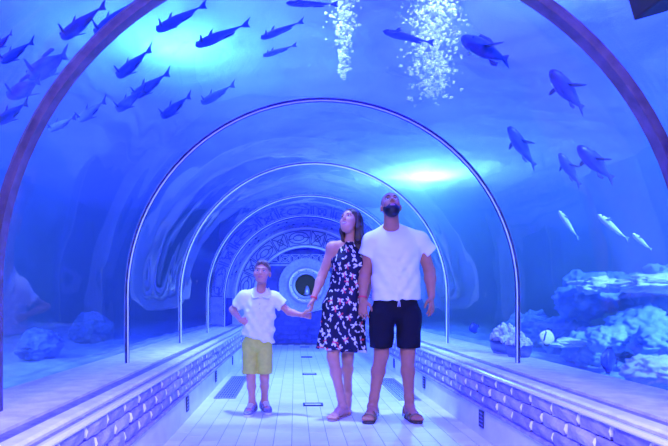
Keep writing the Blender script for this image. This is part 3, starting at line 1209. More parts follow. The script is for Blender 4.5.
def lips_obj(o, v, f, W, s, idx=1):
    """faces around the mouth take the lip material"""
    c = v[f].mean(1)
    a = np.array(W(0, 0.094, -0.066))
    d = c - a
    r = unit(np.array(W(1, 0, 0)) - np.array(W(0, 0, 0)))
    u = unit(np.array(W(0, 0, 1)) - np.array(W(0, 0, 0)))
    fw = np.cross(u, r)
    x, z = d @ r, d @ u
    y = np.abs(d @ fw)
    sel = ((x / (0.025 * s)) ** 2 + (z / (0.0125 * s)) ** 2 < 1) & (y < 0.025 * s)
    mi = np.zeros(len(f), np.int32)
    mi[sel] = idx
    o.data.polygons.foreach_set('material_index', mi)


def band_ring(name, parent, origin, p, axis, r, m, th=0.006, w=0.012):
    ax = Vector(axis).normalized()
    ref = Vector((0, 1, 0)) if abs(ax.y) < 0.9 else Vector((1, 0, 0))
    u = ax.cross(ref).normalized()
    v = ax.cross(u)
    bm = bmesh.new()
    seg = 20
    rows = []
    for k in range(seg):
        a = 2 * PI * k / seg
        d = u * math.cos(a) + v * math.sin(a)
        c = Vector(p) - Vector(origin)
        rows.append([bm.verts.new(c + d * (r + dr) + ax * da) for dr, da in ((0, -w / 2), (th, -w / 2), (th, w / 2), (0, w / 2))])
    for k in range(seg):
        for i in range(4):
            bm.faces.new((rows[k][i], rows[k][(i + 1) % 4], rows[(k + 1) % seg][(i + 1) % 4], rows[(k + 1) % seg][i]))
    return from_bm(name, bm, m, parent, smooth=True)


M_EYEW = mat('eye_white', (0.8, 0.8, 0.8), 0.2)
M_IRISB = mat('brown_iris', (0.05, 0.025, 0.015), 0.15)
M_IRISG = mat('grey_iris', (0.12, 0.16, 0.2), 0.15)
M_SKIN_M = mat('tanned_skin', (0.46, 0.18, 0.09), 0.5, var=0.08, scale=12, spec=0.35)
M_SKIN_W = mat('light_skin', (0.60, 0.27, 0.16), 0.48, var=0.06, scale=12, spec=0.35)
M_SKIN_B = mat('child_skin', (0.58, 0.26, 0.16), 0.5, var=0.06, scale=12, spec=0.35)
M_LIP = mat('lip_skin', (0.45, 0.14, 0.13), 0.4)
M_HAIR_D = mat('dark_hair', (0.004, 0.003, 0.003), 0.5, var=0.4, scale=30)
M_HAIR_BR = mat('brown_hair', (0.05, 0.025, 0.016), 0.42, var=0.5, scale=25, bump=0.5, bscale=60, stretch=(1, 1, 0.15))
M_HAIR_BOY = mat('short_brown_hair', (0.17, 0.115, 0.085), 0.55, var=0.4, scale=60, bump=0.6, bscale=120)
M_STUB = mat('shaved_stubble', (0.2, 0.12, 0.09), 0.6, var=0.2, scale=90)
M_WHITE = mat('white_jersey', (0.83, 0.83, 0.84), 0.8, bump=0.08, bscale=200, spec=0.2)
M_POLO = mat('white_pique', (0.82, 0.82, 0.83), 0.85, bump=0.1, bscale=220, spec=0.2)
M_BLACKC = mat('black_cotton', (0.010, 0.010, 0.016), 0.85, spec=0.15)
M_YELL = mat('mustard_twill', (0.60, 0.58, 0.08), 0.85, var=0.06, scale=30, bump=0.1, bscale=200, spec=0.2)
M_CORD = mat('white_cord', (0.8, 0.8, 0.8), 0.7)
M_RED = mat('red_band', (0.75, 0.05, 0.06), 0.5)
M_TANSTRAP = mat('olive_leather', (0.22, 0.15, 0.06), 0.6, var=0.15, scale=30)
M_SOLE = mat('dark_sole', (0.07, 0.05, 0.04), 0.7)
M_NUDE = mat('nude_leather', (0.42, 0.25, 0.19), 0.5)
M_SHOE = mat('grey_canvas', (0.22, 0.2, 0.24), 0.75, var=0.4, scale=45)
M_SHOESOLE = mat('white_rubber', (0.7, 0.7, 0.72), 0.6)
M_BUTTON = mat('polo_button', (0.6, 0.6, 0.66), 0.3)


def wr(amp, *waves):
    def g(x, y, z):
        o = 0
        for (a, b, c, ph) in waves:
            o = o + np.sin(a * x + b * y + c * z + ph)
        return amp * o / len(waves)
    return g


# ================================================================== the man
def make_man():
    Y = 4.56
    def J(px, py, dy=0.0):
        return np.array(P(px, py, Y + dy))
    org = npv(0.80, Y, 0)
    root = empty('person', org)
    tag(root, 'bearded person in white T-shirt and black shorts looking up beside the woman', 'person')
    H = 0.0048
    sL, sR = J(371.5, 242, 0.02), J(419.5, 241.5, 0.02)       # image-left / image-right shoulder joints
    eL, eR = J(365, 272, 0.05), J(429.5, 271, 0.05)
    wL, wR = J(362.5, 299, -0.02), J(431.5, 296, 0.0)
    hL, hR = J(382, 318), J(408.5, 318)
    kL, kR = J(381.5, 354, -0.02), J(407.5, 354, -0.02)
    aL, aR = npv(*J(372.5, 403, 0.0)), npv(*J(409.5, 404, 0.0))
    aL[2] = aR[2] = 0.10
    tL, tR = npv(0.565, Y - 0.19, 0.0), npv(0.965, Y - 0.185, 0.0)
    C = J(390.8, 206.5, -0.035)
    R = head_frame(4, 33, 2)
    hs = 0.98
    chest, belly, pel = J(395.5, 252, 0.02), J(395.5, 280, 0.01), J(395.5, 305, 0.02)

    def torso(fd, i):
        fd.ell(chest, [0.183 + i, 0.118 + i, 0.165 + i], 0.04)
        fd.ell(belly, [0.165 + i, 0.118 + i, 0.15 + i], 0.05)
        fd.ell(pel, [0.165 + i, 0.115 + i, 0.12 + i], 0.05)
        nb = J(391.5, 229, 0.03)
        fd.cone(sL + npv(0.03, 0, 0), sR - npv(0.03, 0, 0), 0.062 + i, 0.062 + i, 0.04)
        for s in (sL, sR):
            fd.cone(nb + npv(0, 0.01, -0.005), s + npv(0, 0, 0.012), 0.054 + i, 0.05 + i, 0.03)
            fd.ell(s, [0.056 + i, 0.06 + i, 0.056 + i], 0.03)

    b = Field((0.35, Y - 0.32, -0.01), (1.3, Y + 0.3, 1.9), H)
    b.inner = 1
    torso(b, 0)
    W = head_prims(b, C, R, hs)
    b.cone(C + R @ npv(0, -0.025, -0.045), J(391.8, 231, 0.03), 0.058, 0.064, 0.025)
    for s, e, w in ((sL, eL, wL), (sR, eR, wR)):
        b.cone(s, e, 0.056, 0.045, 0.03)
        b.cone(e, e + (w - e) * 0.3, 0.045, 0.047, 0.02)
        b.cone(e + (w - e) * 0.3, w, 0.046, 0.029, 0.02)
    hand_prims(b, wL, (0.02, -0.1, -1), (0.55, 0.75, 0), (0.45, -0.85, 0), 1.0, 0.32)
    hand_prims(b, wR, (-0.02, -0.12, -1), (-0.75, 0.6, 0), (-0.5, -0.9, 0), 1.0, 0.25, 0.3)
    leg_prims(b, hL, kL, aL, 1.07)
    leg_prims(b, hR, kR, aR, 1.07)
    b.inner = 1
    fL = foot_prims(b, aL, tL, 1.08, sole=0.022)
    b.inner = -1
    fR = foot_prims(b, aR, tR, 1.08, sole=0.022)
    o, v, f = b.build('body', [M_SKIN_M, M_LIP], root, org)
    lips_obj(o, v, f, W, hs)
    eye_objs(root, org, W, R, hs, M_IRISB)
    brow_objs(root, org, W, hs, M_HAIR_D, 0.005)
    # beard
    fb = Field(C - 0.17, C + 0.17, 0.0042)
    def Wb(x, y, z):
        return C + R @ (npv(x, y, z) * hs)
    fb.ell(Wb(0, 0.03, -0.03), [0.0705 * hs, 0.071 * hs, 0.094 * hs], 0.02, R)
    fb.ell(Wb(0, 0.053, -0.092), [0.053 * hs, 0.05 * hs, 0.043 * hs], 0.03, R)
    fb.clip(Wb(0, 0.0, -0.03), tuple(R @ unit(npv(0, 0.25, 1))))
    fb.clip(Wb(0, 0.005, 0), tuple(R @ npv(0, -1, 0)))
    fb.ell(Wb(0, 0.115, -0.02), [0.045 * hs, 0.05 * hs, 0.028 * hs], 0.006, R, op='sub')
    fb.ell(Wb(0, 0.108, -0.067), [0.025 * hs, 0.03 * hs, 0.0125 * hs], 0.004, R, op='sub')
    for q in (-1, 1):
        fb.ell(Wb(q * 0.045, 0.085, -0.035), [0.022 * hs, 0.04 * hs, 0.03 * hs], 0.006, R, op='sub')
    fb.build('beard', M_HAIR_D, root, org)
    # stubble cap
    fh = Field(C - 0.17, C + 0.17, 0.0045)
    fh.ell(Wb(0, -0.012, 0.04), [0.0775 * hs, 0.0985 * hs, 0.0875 * hs], 0.0, R)
    fh.clip(Wb(0, 0.04, 0.06), tuple(R @ unit(npv(0, 0.75, -0.7))))
    fh.build('hair', M_STUB, root, org)
    # T-shirt
    s = Field((0.4, Y - 0.25, 0.88), (1.24, Y + 0.28, 1.66), H)
    i = 0.016
    torso(s, i)
    s.cone(chest + npv(0, 0, -0.02), J(396.5, 305, 0.01), 0.19, 0.197, 0.04, flat=((0, 1, 0), 0.72))
    cL, cR = J(366, 256, 0.035), J(430, 252.5, 0.035)
    for a, e, c, w in ((sL, eL, cL, 0.069), (sR, eR, cR, 0.07)):
        d = unit(c - a)
        s.cone(a, c + d * 0.06, 0.068, w, 0.03, clips=[(c, d)])
    s.clip(J(395, 300, 0), (0.02, 0, -1))
    nk = unit(J(391, 205) - J(391.5, 231))
    s.ell(J(391.2, 226, -0.025), [0.068, 0.085, 0.05], 0.006, op='sub')
    def folds(x, y, z):
        m = np.clip((1.42 - z) / 0.12, 0, 1) * np.clip(1.25 - np.abs(x - 0.81) / 0.2, 0, 1)
        c = x - 0.81
        return m * (0.007 * np.sin(62 * np.abs(c) - 40 * z + 1.0) + 0.005 * np.sin(48 * c + 24 * z) + 0.004 * np.sin(90 * z + 22 * c)) - 0.003 * m
    s.ripple(folds)
    o, v, f = s.build('t_shirt', M_WHITE, root, org)
    o['label'] = 'plain white short-sleeved T-shirt'
    # shorts
    t = Field((0.52, Y - 0.22, 0.52), (1.1, Y + 0.26, 1.06), H)
    t.ell(pel + npv(0, 0, 0.0), [0.182, 0.132, 0.14], 0.03)
    hemL, hemR = J(381, 347, -0.02), J(408.5, 347, -0.02)
    for h, hm in ((hL, hemL), (hR, hemR)):
        t.cone(h + npv(0, 0, 0.02), hm + npv(0, 0, -0.05), 0.108, 0.091, 0.02)
    t.clip(J(390, 347.5), (0, 0, -1))
    t.clip(J(390, 296), (0, 0, 1))
    t.ripple(wr(0.003, (40, 0, 25, 0), (-25, 0, 45, 1)))
    o, v, f = t.build('shorts', M_BLACKC, root, org)
    for q in (-1, 1):
        bm = bmesh.new()
        p0 = J(396, 299, 0)
        p0[1] = Y - 0.128
        tube(bm, [Vector(p0 - org), Vector(p0 - org) + Vector((0.006 * q, -0.006, -0.03)), Vector(p0 - org) + Vector((0.009 * q, -0.003, -0.062))], 0.0028, 6)
        from_bm('drawstring', bm, M_CORD, root)
    band_ring('wristband', root, org, wL + (eL - wL) * 0.05, wL - eL, 0.031, M_RED)
    # sandals
    for (hd, side, heel, ball), a, inn in ((fL, aL, 1), (fR, aR, -1)):
        e = empty('sandal', org * 0)
        e.parent = root
        o = sole_mesh('sole', e, org, heel, ball, hd, side, 1.12, M_SOLE, 0.022, inn)
        zs = 0.022
        def arch(base, hgt, wd, w):
            bm = bmesh.new()
            seg = 12
            rows = []
            for k in range(seg + 1):
                aa = PI * k / seg
                c = base + side * math.cos(aa) * wd + npv(0, 0, zs + math.sin(aa) ** 0.7 * hgt)
                n = unit(side * math.cos(aa) + npv(0, 0, math.sin(aa) + 0.05))
                rows.append([bm.verts.new(Vector(c + hd * q * w / 2 + n * tt - org)) for q, tt in ((-1, 0), (1, 0), (1, 0.005), (-1, 0.005))])
            for k in range(seg):
                for q in range(4):
                    bm.faces.new((rows[k][q], rows[k][(q + 1) % 4], rows[k + 1][(q + 1) % 4], rows[k + 1][q]))
            bm.faces.new(rows[0])
            bm.faces.new(rows[-1][::-1])
            return from_bm('strap', bm, M_TANSTRAP, e, smooth=True)
        g = npv(ball[0], ball[1], 0)
        arch(g + hd * 0.006, 0.046, 0.052, 0.045)
        arch(g - hd * 0.058, 0.066, 0.045, 0.045)
        arch(npv(heel[0], heel[1], 0) + hd * 0.0, 0.10, 0.043, 0.02)
    return root


# ================================================================== the woman
def make_woman():
    Y = 4.66
    def J(px, py, dy=0.0):
        return np.array(P(px, py, Y + dy))
    org = npv(0.40, Y, 0)
    root = empty('person', org)
    tag(root, 'long-haired smiling person in dark dragonfly-print dress holding the child\'s hand', 'person')
    H = 0.0047
    sL, sR = J(332.5, 248.5, 0.02), J(366, 246.5, 0.05)
    eL, wL = J(322.5, 275, 0.05), J(313.5, 299, -0.02)
    eR, wR = J(371, 274, 0.14), J(366, 297, 0.12)
    C = J(350.3, 222, -0.02)
    R = head_frame(38, 24, 6)
    hs = 0.92
    chest, belly, pel = J(348, 262, 0.02), J(347, 283, 0.02), J(345, 307, 0.03)
    hL, hR = J(336, 318, 0.02), J(352, 318, 0.02)
    kL, kR = J(333, 357, -0.03), J(347.5, 357, 0.06)
    aL = npv(0.395, Y - 0.02, 0.095)
    aR = npv(0.455, Y + 0.17, 0.165)
    tL = npv(0.285, Y - 0.185, 0)
    tR = npv(0.425, Y + 0.02, 0)

    def torso(fd, i):
        fd.ell(chest, [0.135 + i, 0.1 + i, 0.13 + i], 0.04)
        for q in (-1, 1):
            fd.ell(chest + npv(q * 0.06, -0.065, -0.015), [0.06 + i, 0.05 + i, 0.06 + i], 0.03)
        fd.ell(belly, [0.125 + i, 0.095 + i, 0.14 + i], 0.05)
        fd.ell(pel, [0.165 + i, 0.12 + i, 0.13 + i], 0.05)

    b = Field((0.0, Y - 0.3, -0.01), (0.78, Y + 0.42, 1.8), H)
    torso(b, 0)
    nb = J(350, 243, 0.03)
    b.cone(sL + npv(0.02, 0, 0), sR - npv(0.02, 0, 0), 0.05, 0.05, 0.04)
    for s_ in (sL, sR):
        b.cone(nb, s_ + npv(0, 0, 0.006), 0.044, 0.04, 0.03)
        b.ell(s_, [0.05, 0.05, 0.052], 0.03)
    W = head_prims(b, C, R, hs)
    b.cone(C + R @ npv(0, -0.025, -0.04), nb, 0.046, 0.05, 0.025)
    for s_, e, w_ in ((sL, eL, wL), (sR, eR, wR)):
        b.cone(s_, e, 0.045, 0.037, 0.03)
        b.cone(e, e + (w_ - e) * 0.3, 0.037, 0.038, 0.02)
        b.cone(e + (w_ - e) * 0.3, w_, 0.037, 0.024, 0.02)
    hand_prims(b, wL, (-0.22, -0.22, -1), (-0.85, 0.2, 0.3), (0.1, -1, 0), 0.88, 0.75)
    hand_prims(b, wR, (-0.1, -0.3, -1), (-0.8, 0.5, 0), (-0.5, -0.9, 0), 0.88, 0.3)
    leg_prims(b, hL, kL, aL, 0.92)
    leg_prims(b, hR, kR, aR, 0.92)
    b.inner = 1
    fL = foot_prims(b, aL, tL, 0.95, sole=0.014)
    b.inner = -1
    fR = foot_prims(b, aR, tR, 0.95, heel_z=0.10, sole=0.014)
    o, v, f = b.build('body', [M_SKIN_W, M_LIP], root, org)
    lips_obj(o, v, f, W, hs)
    eye_objs(root, org, W, R, hs, M_IRISB)
    brow_objs(root, org, W, hs, M_HAIR_BR, 0.003)
    bm = bmesh.new()
    tube(bm, [Vector(W(x, 0.1005 - abs(x) * 0.25, -0.0665 + abs(x) * 0.12)) - Vector(org) for x in (-0.018, -0.009, 0, 0.009, 0.018)], [0.002, 0.004, 0.0045, 0.004, 0.002], 6)
    from_bm('teeth', bm, M_EYEW, root, smooth=True)
    # hair
    hf = Field(C - npv(0.2, 0.24, 0.42), C + npv(0.24, 0.28, 0.2), 0.005)
    def Wb(x, y, z):
        return C + R @ (npv(x, y, z) * hs)
    hf.ell(Wb(0, -0.022, 0.045), [0.09 * hs, 0.105 * hs, 0.098 * hs], 0.02, R)
    for x0, r0 in ((-0.07, 0.032), (0.07, 0.034)):
        hf.cone(Wb(x0, 0.005, 0.05), Wb(x0 * 1.12, -0.02, -0.06), r0 * 0.75, r0 * 0.8, 0.03)
        hf.cone(Wb(x0 * 1.12, -0.02, -0.06), Wb(x0 * 1.0, -0.05, -0.12) + npv(0, 0, -0.03), r0 * 0.8, r0, 0.03)
    hf.cone(Wb(0, -0.08, 0.0), Wb(0, -0.09, -0.1) + npv(0.03, 0.02, -0.1), 0.075, 0.06, 0.03)
    hf.cone(Wb(0.05, -0.06, -0.06), J(362.5, 247, 0.03), 0.045, 0.03, 0.03)
    hf.ell(Wb(0, 0.072, -0.035), [0.066 * hs, 0.095 * hs, 0.108 * hs], 0.008, R, op='sub')
    hf.cone(C + R @ npv(0, 0.0, -0.06), nb + npv(0, -0.01, 0), 0.05, 0.052, 0.01, op='sub')
    hf.ripple(wr(0.0025, (140, 60, 10, 0), (-90, 120, 14, 1)))
    o, v, f = hf.build('hair', M_HAIR_BR, root, org)
    o['label'] = 'long straight brown hair behind the shoulders'
    # dress
    s = Field((0.08, Y - 0.27, 0.5), (0.7, Y + 0.34, 1.52), H)
    i = 0.012
    torso(s, i)
    s.cone(nb + npv(0, 0.0, 0.02), chest + npv(0, 0, 0.03), 0.062, 0.115, 0.03, flat=((0, 1, 0), 0.85))
    hem = J(340.5, 349, 0.03)
    s.cone(belly + npv(0, 0, -0.02), pel + npv(-0.005, 0, -0.03), 0.135, 0.175, 0.04, flat=((0, 1, 0), 0.8))
    s.cone(pel + npv(-0.005, 0, 0), hem + npv(0, 0, -0.04), 0.172, 0.205, 0.04, flat=((0, 1, 0), 0.8))
    s.clip(hem, unit((-0.06, 0, -1)))
    s.clip(nb + npv(0, 0, 0.015), (0, 0, 1))
    # arm holes of the halter cut
    for q, sh in ((-1, sL), (1, sR)):
        s.ell(sh + npv(q * 0.035, 0, 0.01), [0.085, 0.2, 0.10], 0.012, op='sub')
    def folds(x, y, z):
        a = np.arctan2(y - (Y + 0.03), x - 0.40)
        dn = np.clip((1.0 - z) / 0.45, 0, 1)
        return dn * (0.011 * np.sin(a * 9 + 0.6) + 0.005 * np.sin(a * 17 + z * 5)) + 0.002 * np.sin(30 * x + 45 * z)
    s.ripple(folds)
    o, v, f = s.build('dress', M_PRINT, root, org)
    o['label'] = 'sleeveless dark navy dress printed with white and red dragonflies'
    # the print: dragonflies scattered over the cloth
    a = np.arctan2(v[:, 0] - 0.40, -(v[:, 1] - (Y + 0.03))) * 0.185
    z = v[:, 2]
    rnd = random.Random(4)
    white = np.zeros(len(v))
    red = np.zeros(len(v))
    cells = []
    zz = 0.5
    row = 0
    while zz < 1.55:
        for c in range(-7, 8):
            cells.append((c * 0.092 + (row % 2) * 0.046 + rnd.uniform(-0.012, 0.012), zz + rnd.uniform(-0.012, 0.012), rnd.uniform(0, 2 * PI), rnd.random()))
        zz += 0.068
        row += 1
    for (u0, z0, th, kind) in cells:
        du, dz = a - u0, z - z0
        m = (np.abs(du) < 0.06) & (np.abs(dz) < 0.06)
        if not m.any():
            continue
        x_ = du[m] * math.cos(th) + dz[m] * math.sin(th)
        y_ = -du[m] * math.sin(th) + dz[m] * math.cos(th)
        wv = np.zeros(len(x_))
        for sg in (-1, 1):
            for an in (0.42, -0.42):
                ex = sg * x_ * math.cos(an) + y_ * math.sin(an)
                ey = -sg * x_ * math.sin(an) + y_ * math.cos(an)
                lw = 0.017 if kind > 0.35 or an > 0 else 0.0
                if lw:
                    wv = np.maximum(wv, (((ex - 0.019) / lw) ** 2 + (ey / 0.0068) ** 2 < 1) * 1.0)
        white[m] = np.maximum(white[m], wv)
        if kind > 0.62:
            rb = (np.abs(x_) < 0.0055) & (y_ > -0.036) & (y_ < 0.017)
            red[m] = np.maximum(red[m], rb * 1.0)
    colr = np.zeros((len(v), 4), np.float32)
    base = npv(0.012, 0.012, 0.045)
    wh = npv(0.8, 0.78, 0.78)
    rd = npv(0.75, 0.06, 0.08)
    cc = base[None] * (1 - white[:, None]) + wh[None] * white[:, None]
    cc = cc * (1 - red[:, None]) + rd[None] * red[:, None]
    colr[:, :3] = cc
    colr[:, 3] = 1
    at = o.data.color_attributes.new('print', 'FLOAT_COLOR', 'POINT')
    at.data.foreach_set('color', colr.ravel())
    band_ring('wristband', root, org, wL + (eL - wL) * 0.04, wL - eL, 0.026, M_RED)
    for (hd, side, heel, ball), a_, inn, tl in ((fL, aL, 1, None), (fR, aR, -1, 0.07)):
        e = empty('sandal', org * 0)
        e.parent = root
        sole_mesh('sole', e, org, heel, ball, hd, side, 0.92, M_NUDE, 0.014, inn, tilt=tl)
        bm = bmesh.new()
        pts = []
        for k in range(11):
            aa = PI * k / 10
            c = npv(ball[0], ball[1], 0.012) + side * math.cos(aa) * 0.042 + npv(0, 0, 0.043 * math.sin(aa) ** 0.7)
            pts.append(Vector(c - org))
        tube(bm, pts, 0.0055, 6)
        from_bm('strap', bm, M_NUDE, e, smooth=True)
        bm = bmesh.new()
        pts = []
        for k in range(17):
            aa = 2 * PI * k / 16
            c = a_ + npv(math.cos(aa) * 0.037, math.sin(aa) * 0.037, -0.012)
            pts.append(Vector(c - org))
        tube(bm, pts, 0.0045, 6)
        from_bm('ankle_strap', bm, M_NUDE, e, smooth=True)
    return root


# ================================================================== the boy
def make_boy():
    Y = 4.78
    def J(px, py, dy=0.0):
        return np.array(P(px, py, Y + dy))
    org = npv(-0.325, Y, 0)
    root = empty('person', org)
    tag(root, 'short-haired child in white polo shirt and mustard shorts with one hand on the hip', 'person')
    H = 0.0045
    sL, sR = J(243.5, 298, 0.02), J(275, 299, 0.02)
    eL, wL = J(232.5, 309.5, 0.13), J(240.5, 320, -0.035)
    eR, wR = J(289, 312, 0.02), J(301.5, 315, -0.06)
    C = J(262.2, 273.0, -0.02)
    R = head_frame(6, 8, -3)
    hs = 0.86
    chest, belly, pel = J(259.5, 309, 0.02), J(258.5, 325, 0.01), J(257.5, 342, 0.01)
    hL, hR = J(250.5, 346, 0.01), J(264, 346, 0.01)
    kL, kR = J(251, 378, -0.015), J(264.5, 378, -0.01)
    aL, aR = npv(-0.365, Y + 0.0, 0.085), npv(-0.265, Y + 0.09, 0.085)
    tL, tR = npv(-0.395, Y - 0.145, 0), npv(-0.225, Y - 0.05, 0)

    def torso(fd, i):
        fd.ell(chest, [0.115 + i, 0.08 + i, 0.115 + i], 0.04)
        fd.ell(belly, [0.105 + i, 0.078 + i, 0.12 + i], 0.04)
        fd.ell(pel, [0.112 + i, 0.082 + i, 0.09 + i], 0.04)
        nb = J(260.5, 291.5, 0.02)
        fd.cone(sL + npv(0.02, 0, 0), sR - npv(0.02, 0, 0), 0.042 + i, 0.042 + i, 0.03)
        for s_ in (sL, sR):
            fd.cone(nb, s_ + npv(0, 0, 0.004), 0.036 + i, 0.034 + i, 0.02)
            fd.ell(s_, [0.041 + i] * 3, 0.02)

    b = Field((-0.62, Y - 0.27, -0.01), (0.14, Y + 0.26, 1.34), H)
    torso(b, 0)
    W = head_prims(b, C, R, hs, child=True)
    b.cone(C + R @ npv(0, -0.02, -0.05), J(260.5, 292, 0.02), 0.04, 0.042, 0.02)
    for s_, e, w_ in ((sL, eL, wL), (sR, eR, wR)):
        b.cone(s_, e, 0.035, 0.029, 0.02)
        b.cone(e, e + (w_ - e) * 0.3, 0.029, 0.03, 0.015)
        b.cone(e + (w_ - e) * 0.3, w_, 0.029, 0.02, 0.015)
    hand_prims(b, wL, (0.75, -0.25, -0.35), (0.1, 0.95, -0.1), (0.2, 0.1, 0.95), 0.7, 0.35)
    hand_prims(b, wR, (0.95, -0.1, -0.1), (0.1, 0.9, 0.2), (0.1, -0.2, 1), 0.7, 0.8)
    leg_prims(b, hL, kL, aL, 0.72, 0.02)
    leg_prims(b, hR, kR, aR, 0.72, 0.02)
    b.inner = 1
    fL = foot_prims(b, aL, tL, 0.78, sole=0.02)
    b.inner = -1
    fR = foot_prims(b, aR, tR, 0.78, sole=0.02)
    o, v, f = b.build('body', [M_SKIN_B, M_LIP], root, org)
    lips_obj(o, v, f, W, hs)
    eye_objs(root, org, W, R, hs, M_IRISG)
    brow_objs(root, org, W, hs, M_HAIR_BOY, 0.003)
    # hair
    hf = Field(C - 0.16, C + 0.17, 0.0045)
    def Wb(x, y, z):
        return C + R @ (npv(x, y, z) * hs)
    hf.ell(Wb(0, -0.014, 0.041), [0.081 * hs, 0.103 * hs, 0.092 * hs], 0.01, R)
    hf.ell(Wb(0.0, 0.055, 0.092), [0.05 * hs, 0.035 * hs, 0.02 * hs], 0.02, R)
    hf.ell(Wb(0, 0.085, -0.005), [0.065 * hs, 0.075 * hs, 0.078 * hs], 0.006, R, op='sub')
    hf.clip(Wb(0, -0.06, -0.035), tuple(R @ unit(npv(0, 0.6, -1))))
    hf.ripple(wr(0.003, (160, 90, 40, 0), (-120, 140, 60, 1)))
    hf.build('hair', M_HAIR_BOY, root, org)
    # polo shirt
    s = Field((-0.6, Y - 0.22, 0.6), (0.02, Y + 0.24, 1.12), H)
    torso(s, 0.013)
    s.cone(chest, J(257.8, 345, 0.005), 0.13, 0.134, 0.03, flat=((0, 1, 0), 0.75))
    cL, cR = J(238.5, 304.5, 0.06), J(282.5, 305.5, 0.02)
    for a, c, w_ in ((sL, cL, 0.062), (sR, cR, 0.062)):
        d = unit(c - a)
        s.cone(a - d * 0.02, c + d * 0.05, 0.056, w_, 0.02, clips=[(c, d)])
    s.clip(J(257.5, 338.5), unit((-0.28, 0, -1)))
    s.ell(J(261, 289, -0.03), [0.042, 0.07, 0.04], 0.005, op='sub')
    s.cone(J(261, 293, -0.1), J(260.6, 302, -0.1), 0.022, 0.004, 0.004, op='sub', flat=((0, 1, 0), 2.0))
    def folds(x, y, z):
        m = np.clip((0.98 - z) / 0.08, 0, 1)
        c = x + 0.315
        return m * (0.005 * np.sin(85 * c + 50 * z + 1.0) + 0.004 * np.sin(70 * c - 60 * z) + 0.002 * np.sin(120 * z)) - 0.002 * m
    s.ripple(folds)
    o, v, f = s.build('polo_shirt', M_POLO, root, org)
    o['label'] = 'white short-sleeved polo shirt with open collar'
    # collar wings
    for q in (-1, 1):
        c0 = J(261 + q * 8.0, 288.0, 0.03)
        c1 = J(261 + q * 6.0, 289.5, -0.06)
        c2 = J(260.8 + q * 1.6, 297.5, -0.082)
        c3 = J(260.8 + q * 7.5, 299.0, -0.085)
        c4 = J(261 + q * 10.0, 294.5, -0.035)
        bm = bmesh.new()
        lo = [bm.verts.new(Vector(c - org)) for c in (c0, c1, c2, c3, c4)]
        hi = [bm.verts.new(Vector(c - org) + Vector((0, -0.007, 0.005))) for c in (c0, c1, c2, c3, c4)]
        bm.faces.new(lo)
        bm.faces.new(hi[::-1])
        for k in range(5):
            bm.faces.new((lo[k], hi[k], hi[(k + 1) % 5], lo[(k + 1) % 5]))
        from_bm('collar', bm, M_POLO, root)
    for k in range(2):
        bm = bmesh.new()
        bmesh.ops.create_uvsphere(bm, u_segments=8, v_segments=6, radius=0.006)
        p = J(260.2, 304 + 4.2 * k, 0)
        from_bm('button', bm, M_BUTTON, root, loc=Vector((p[0] - org[0], -0.083, p[2])), smooth=True)
    # shorts
    t = Field((-0.52, Y - 0.18, 0.33), (-0.1, Y + 0.2, 0.78), H)
    t.ell(pel, [0.124, 0.094, 0.1], 0.02)
    hemL, hemR = J(250, 374, -0.005), J(265, 374, -0.002)
    for h, hm in ((hL, hemL), (hR, hemR)):
        t.cone(h + npv(0, 0, 0.02), hm + npv(0, 0, -0.05), 0.074, 0.064, 0.006)
    t.clip(J(257, 373.5), (0, 0, -1))
    t.ripple(wr(0.004, (55, 0, 30, 0), (-35, 0, 55, 1)))
    t.build('shorts', M_YELL, root, org)
    # sneakers
    for (hd, side, heel, ball), a_, inn in ((fL, aL, 1), (fR, aR, -1)):
        e = empty('sneaker', org * 0)
        e.parent = root
        lo = np.minimum(heel, ball) - 0.12
        lo[2] = -0.005
        u = Field(lo, np.maximum(np.maximum(heel, ball) + 0.12, npv(0, 0, 0.16)), 0.004)
        tip = npv(ball[0], ball[1], 0.036) + hd * 0.035
        hz = npv(heel[0], heel[1], 0.042)
        u.cone(hz, tip, 0.036, 0.036, 0.02)
        u.cone(hz + hd * 0.02 + npv(0, 0, 0.03), npv(ball[0], ball[1], 0.04), 0.034, 0.036, 0.02)
        u.cone(hz + npv(0, 0, 0.01), a_ + npv(0, 0, 0.0), 0.037, 0.036, 0.02)
        u.clip(npv(0, 0, 0.016), (0, 0, -1))
        u.clip(a_ + npv(0, 0, 0.005), unit(npv(hd[0] * 0.35, hd[1] * 0.35, 1)))
        u.build('upper', M_SHOE, e, org)
        sole_mesh('sole', e, org, heel, ball, hd, side, 0.88, M_SHOESOLE, 0.02, inn)
        for k in range(4):
            bm = bmesh.new()
            c = npv(ball[0], ball[1], 0) - hd * (0.0 + 0.017 * k) + npv(0, 0, 0.077 + 0.0065 * k)
            tube(bm, [Vector(c + side * 0.022 - npv(0, 0, 0.008) - org), Vector(c - org), Vector(c - side * 0.022 - npv(0, 0, 0.008) - org)], 0.0035, 5)
            from_bm('lace', bm, M_SHOESOLE, e)
    return root


def print_mat():
    m = bpy.data.materials.new('dragonfly_print')
    m.use_nodes = True
    nt = m.node_tree
    b = nt.nodes['Principled BSDF']
    b.inputs['Roughness'].default_value = 0.7
    b.inputs['Specular IOR Level'].default_value = 0.2
    at = nt.nodes.new('ShaderNodeAttribute')
    at.attribute_name = 'print'
    nt.links.new(at.outputs['Color'], b.inputs['Base Color'])
    return m


M_PRINT = print_mat()
make_man()
make_woman()
make_boy()
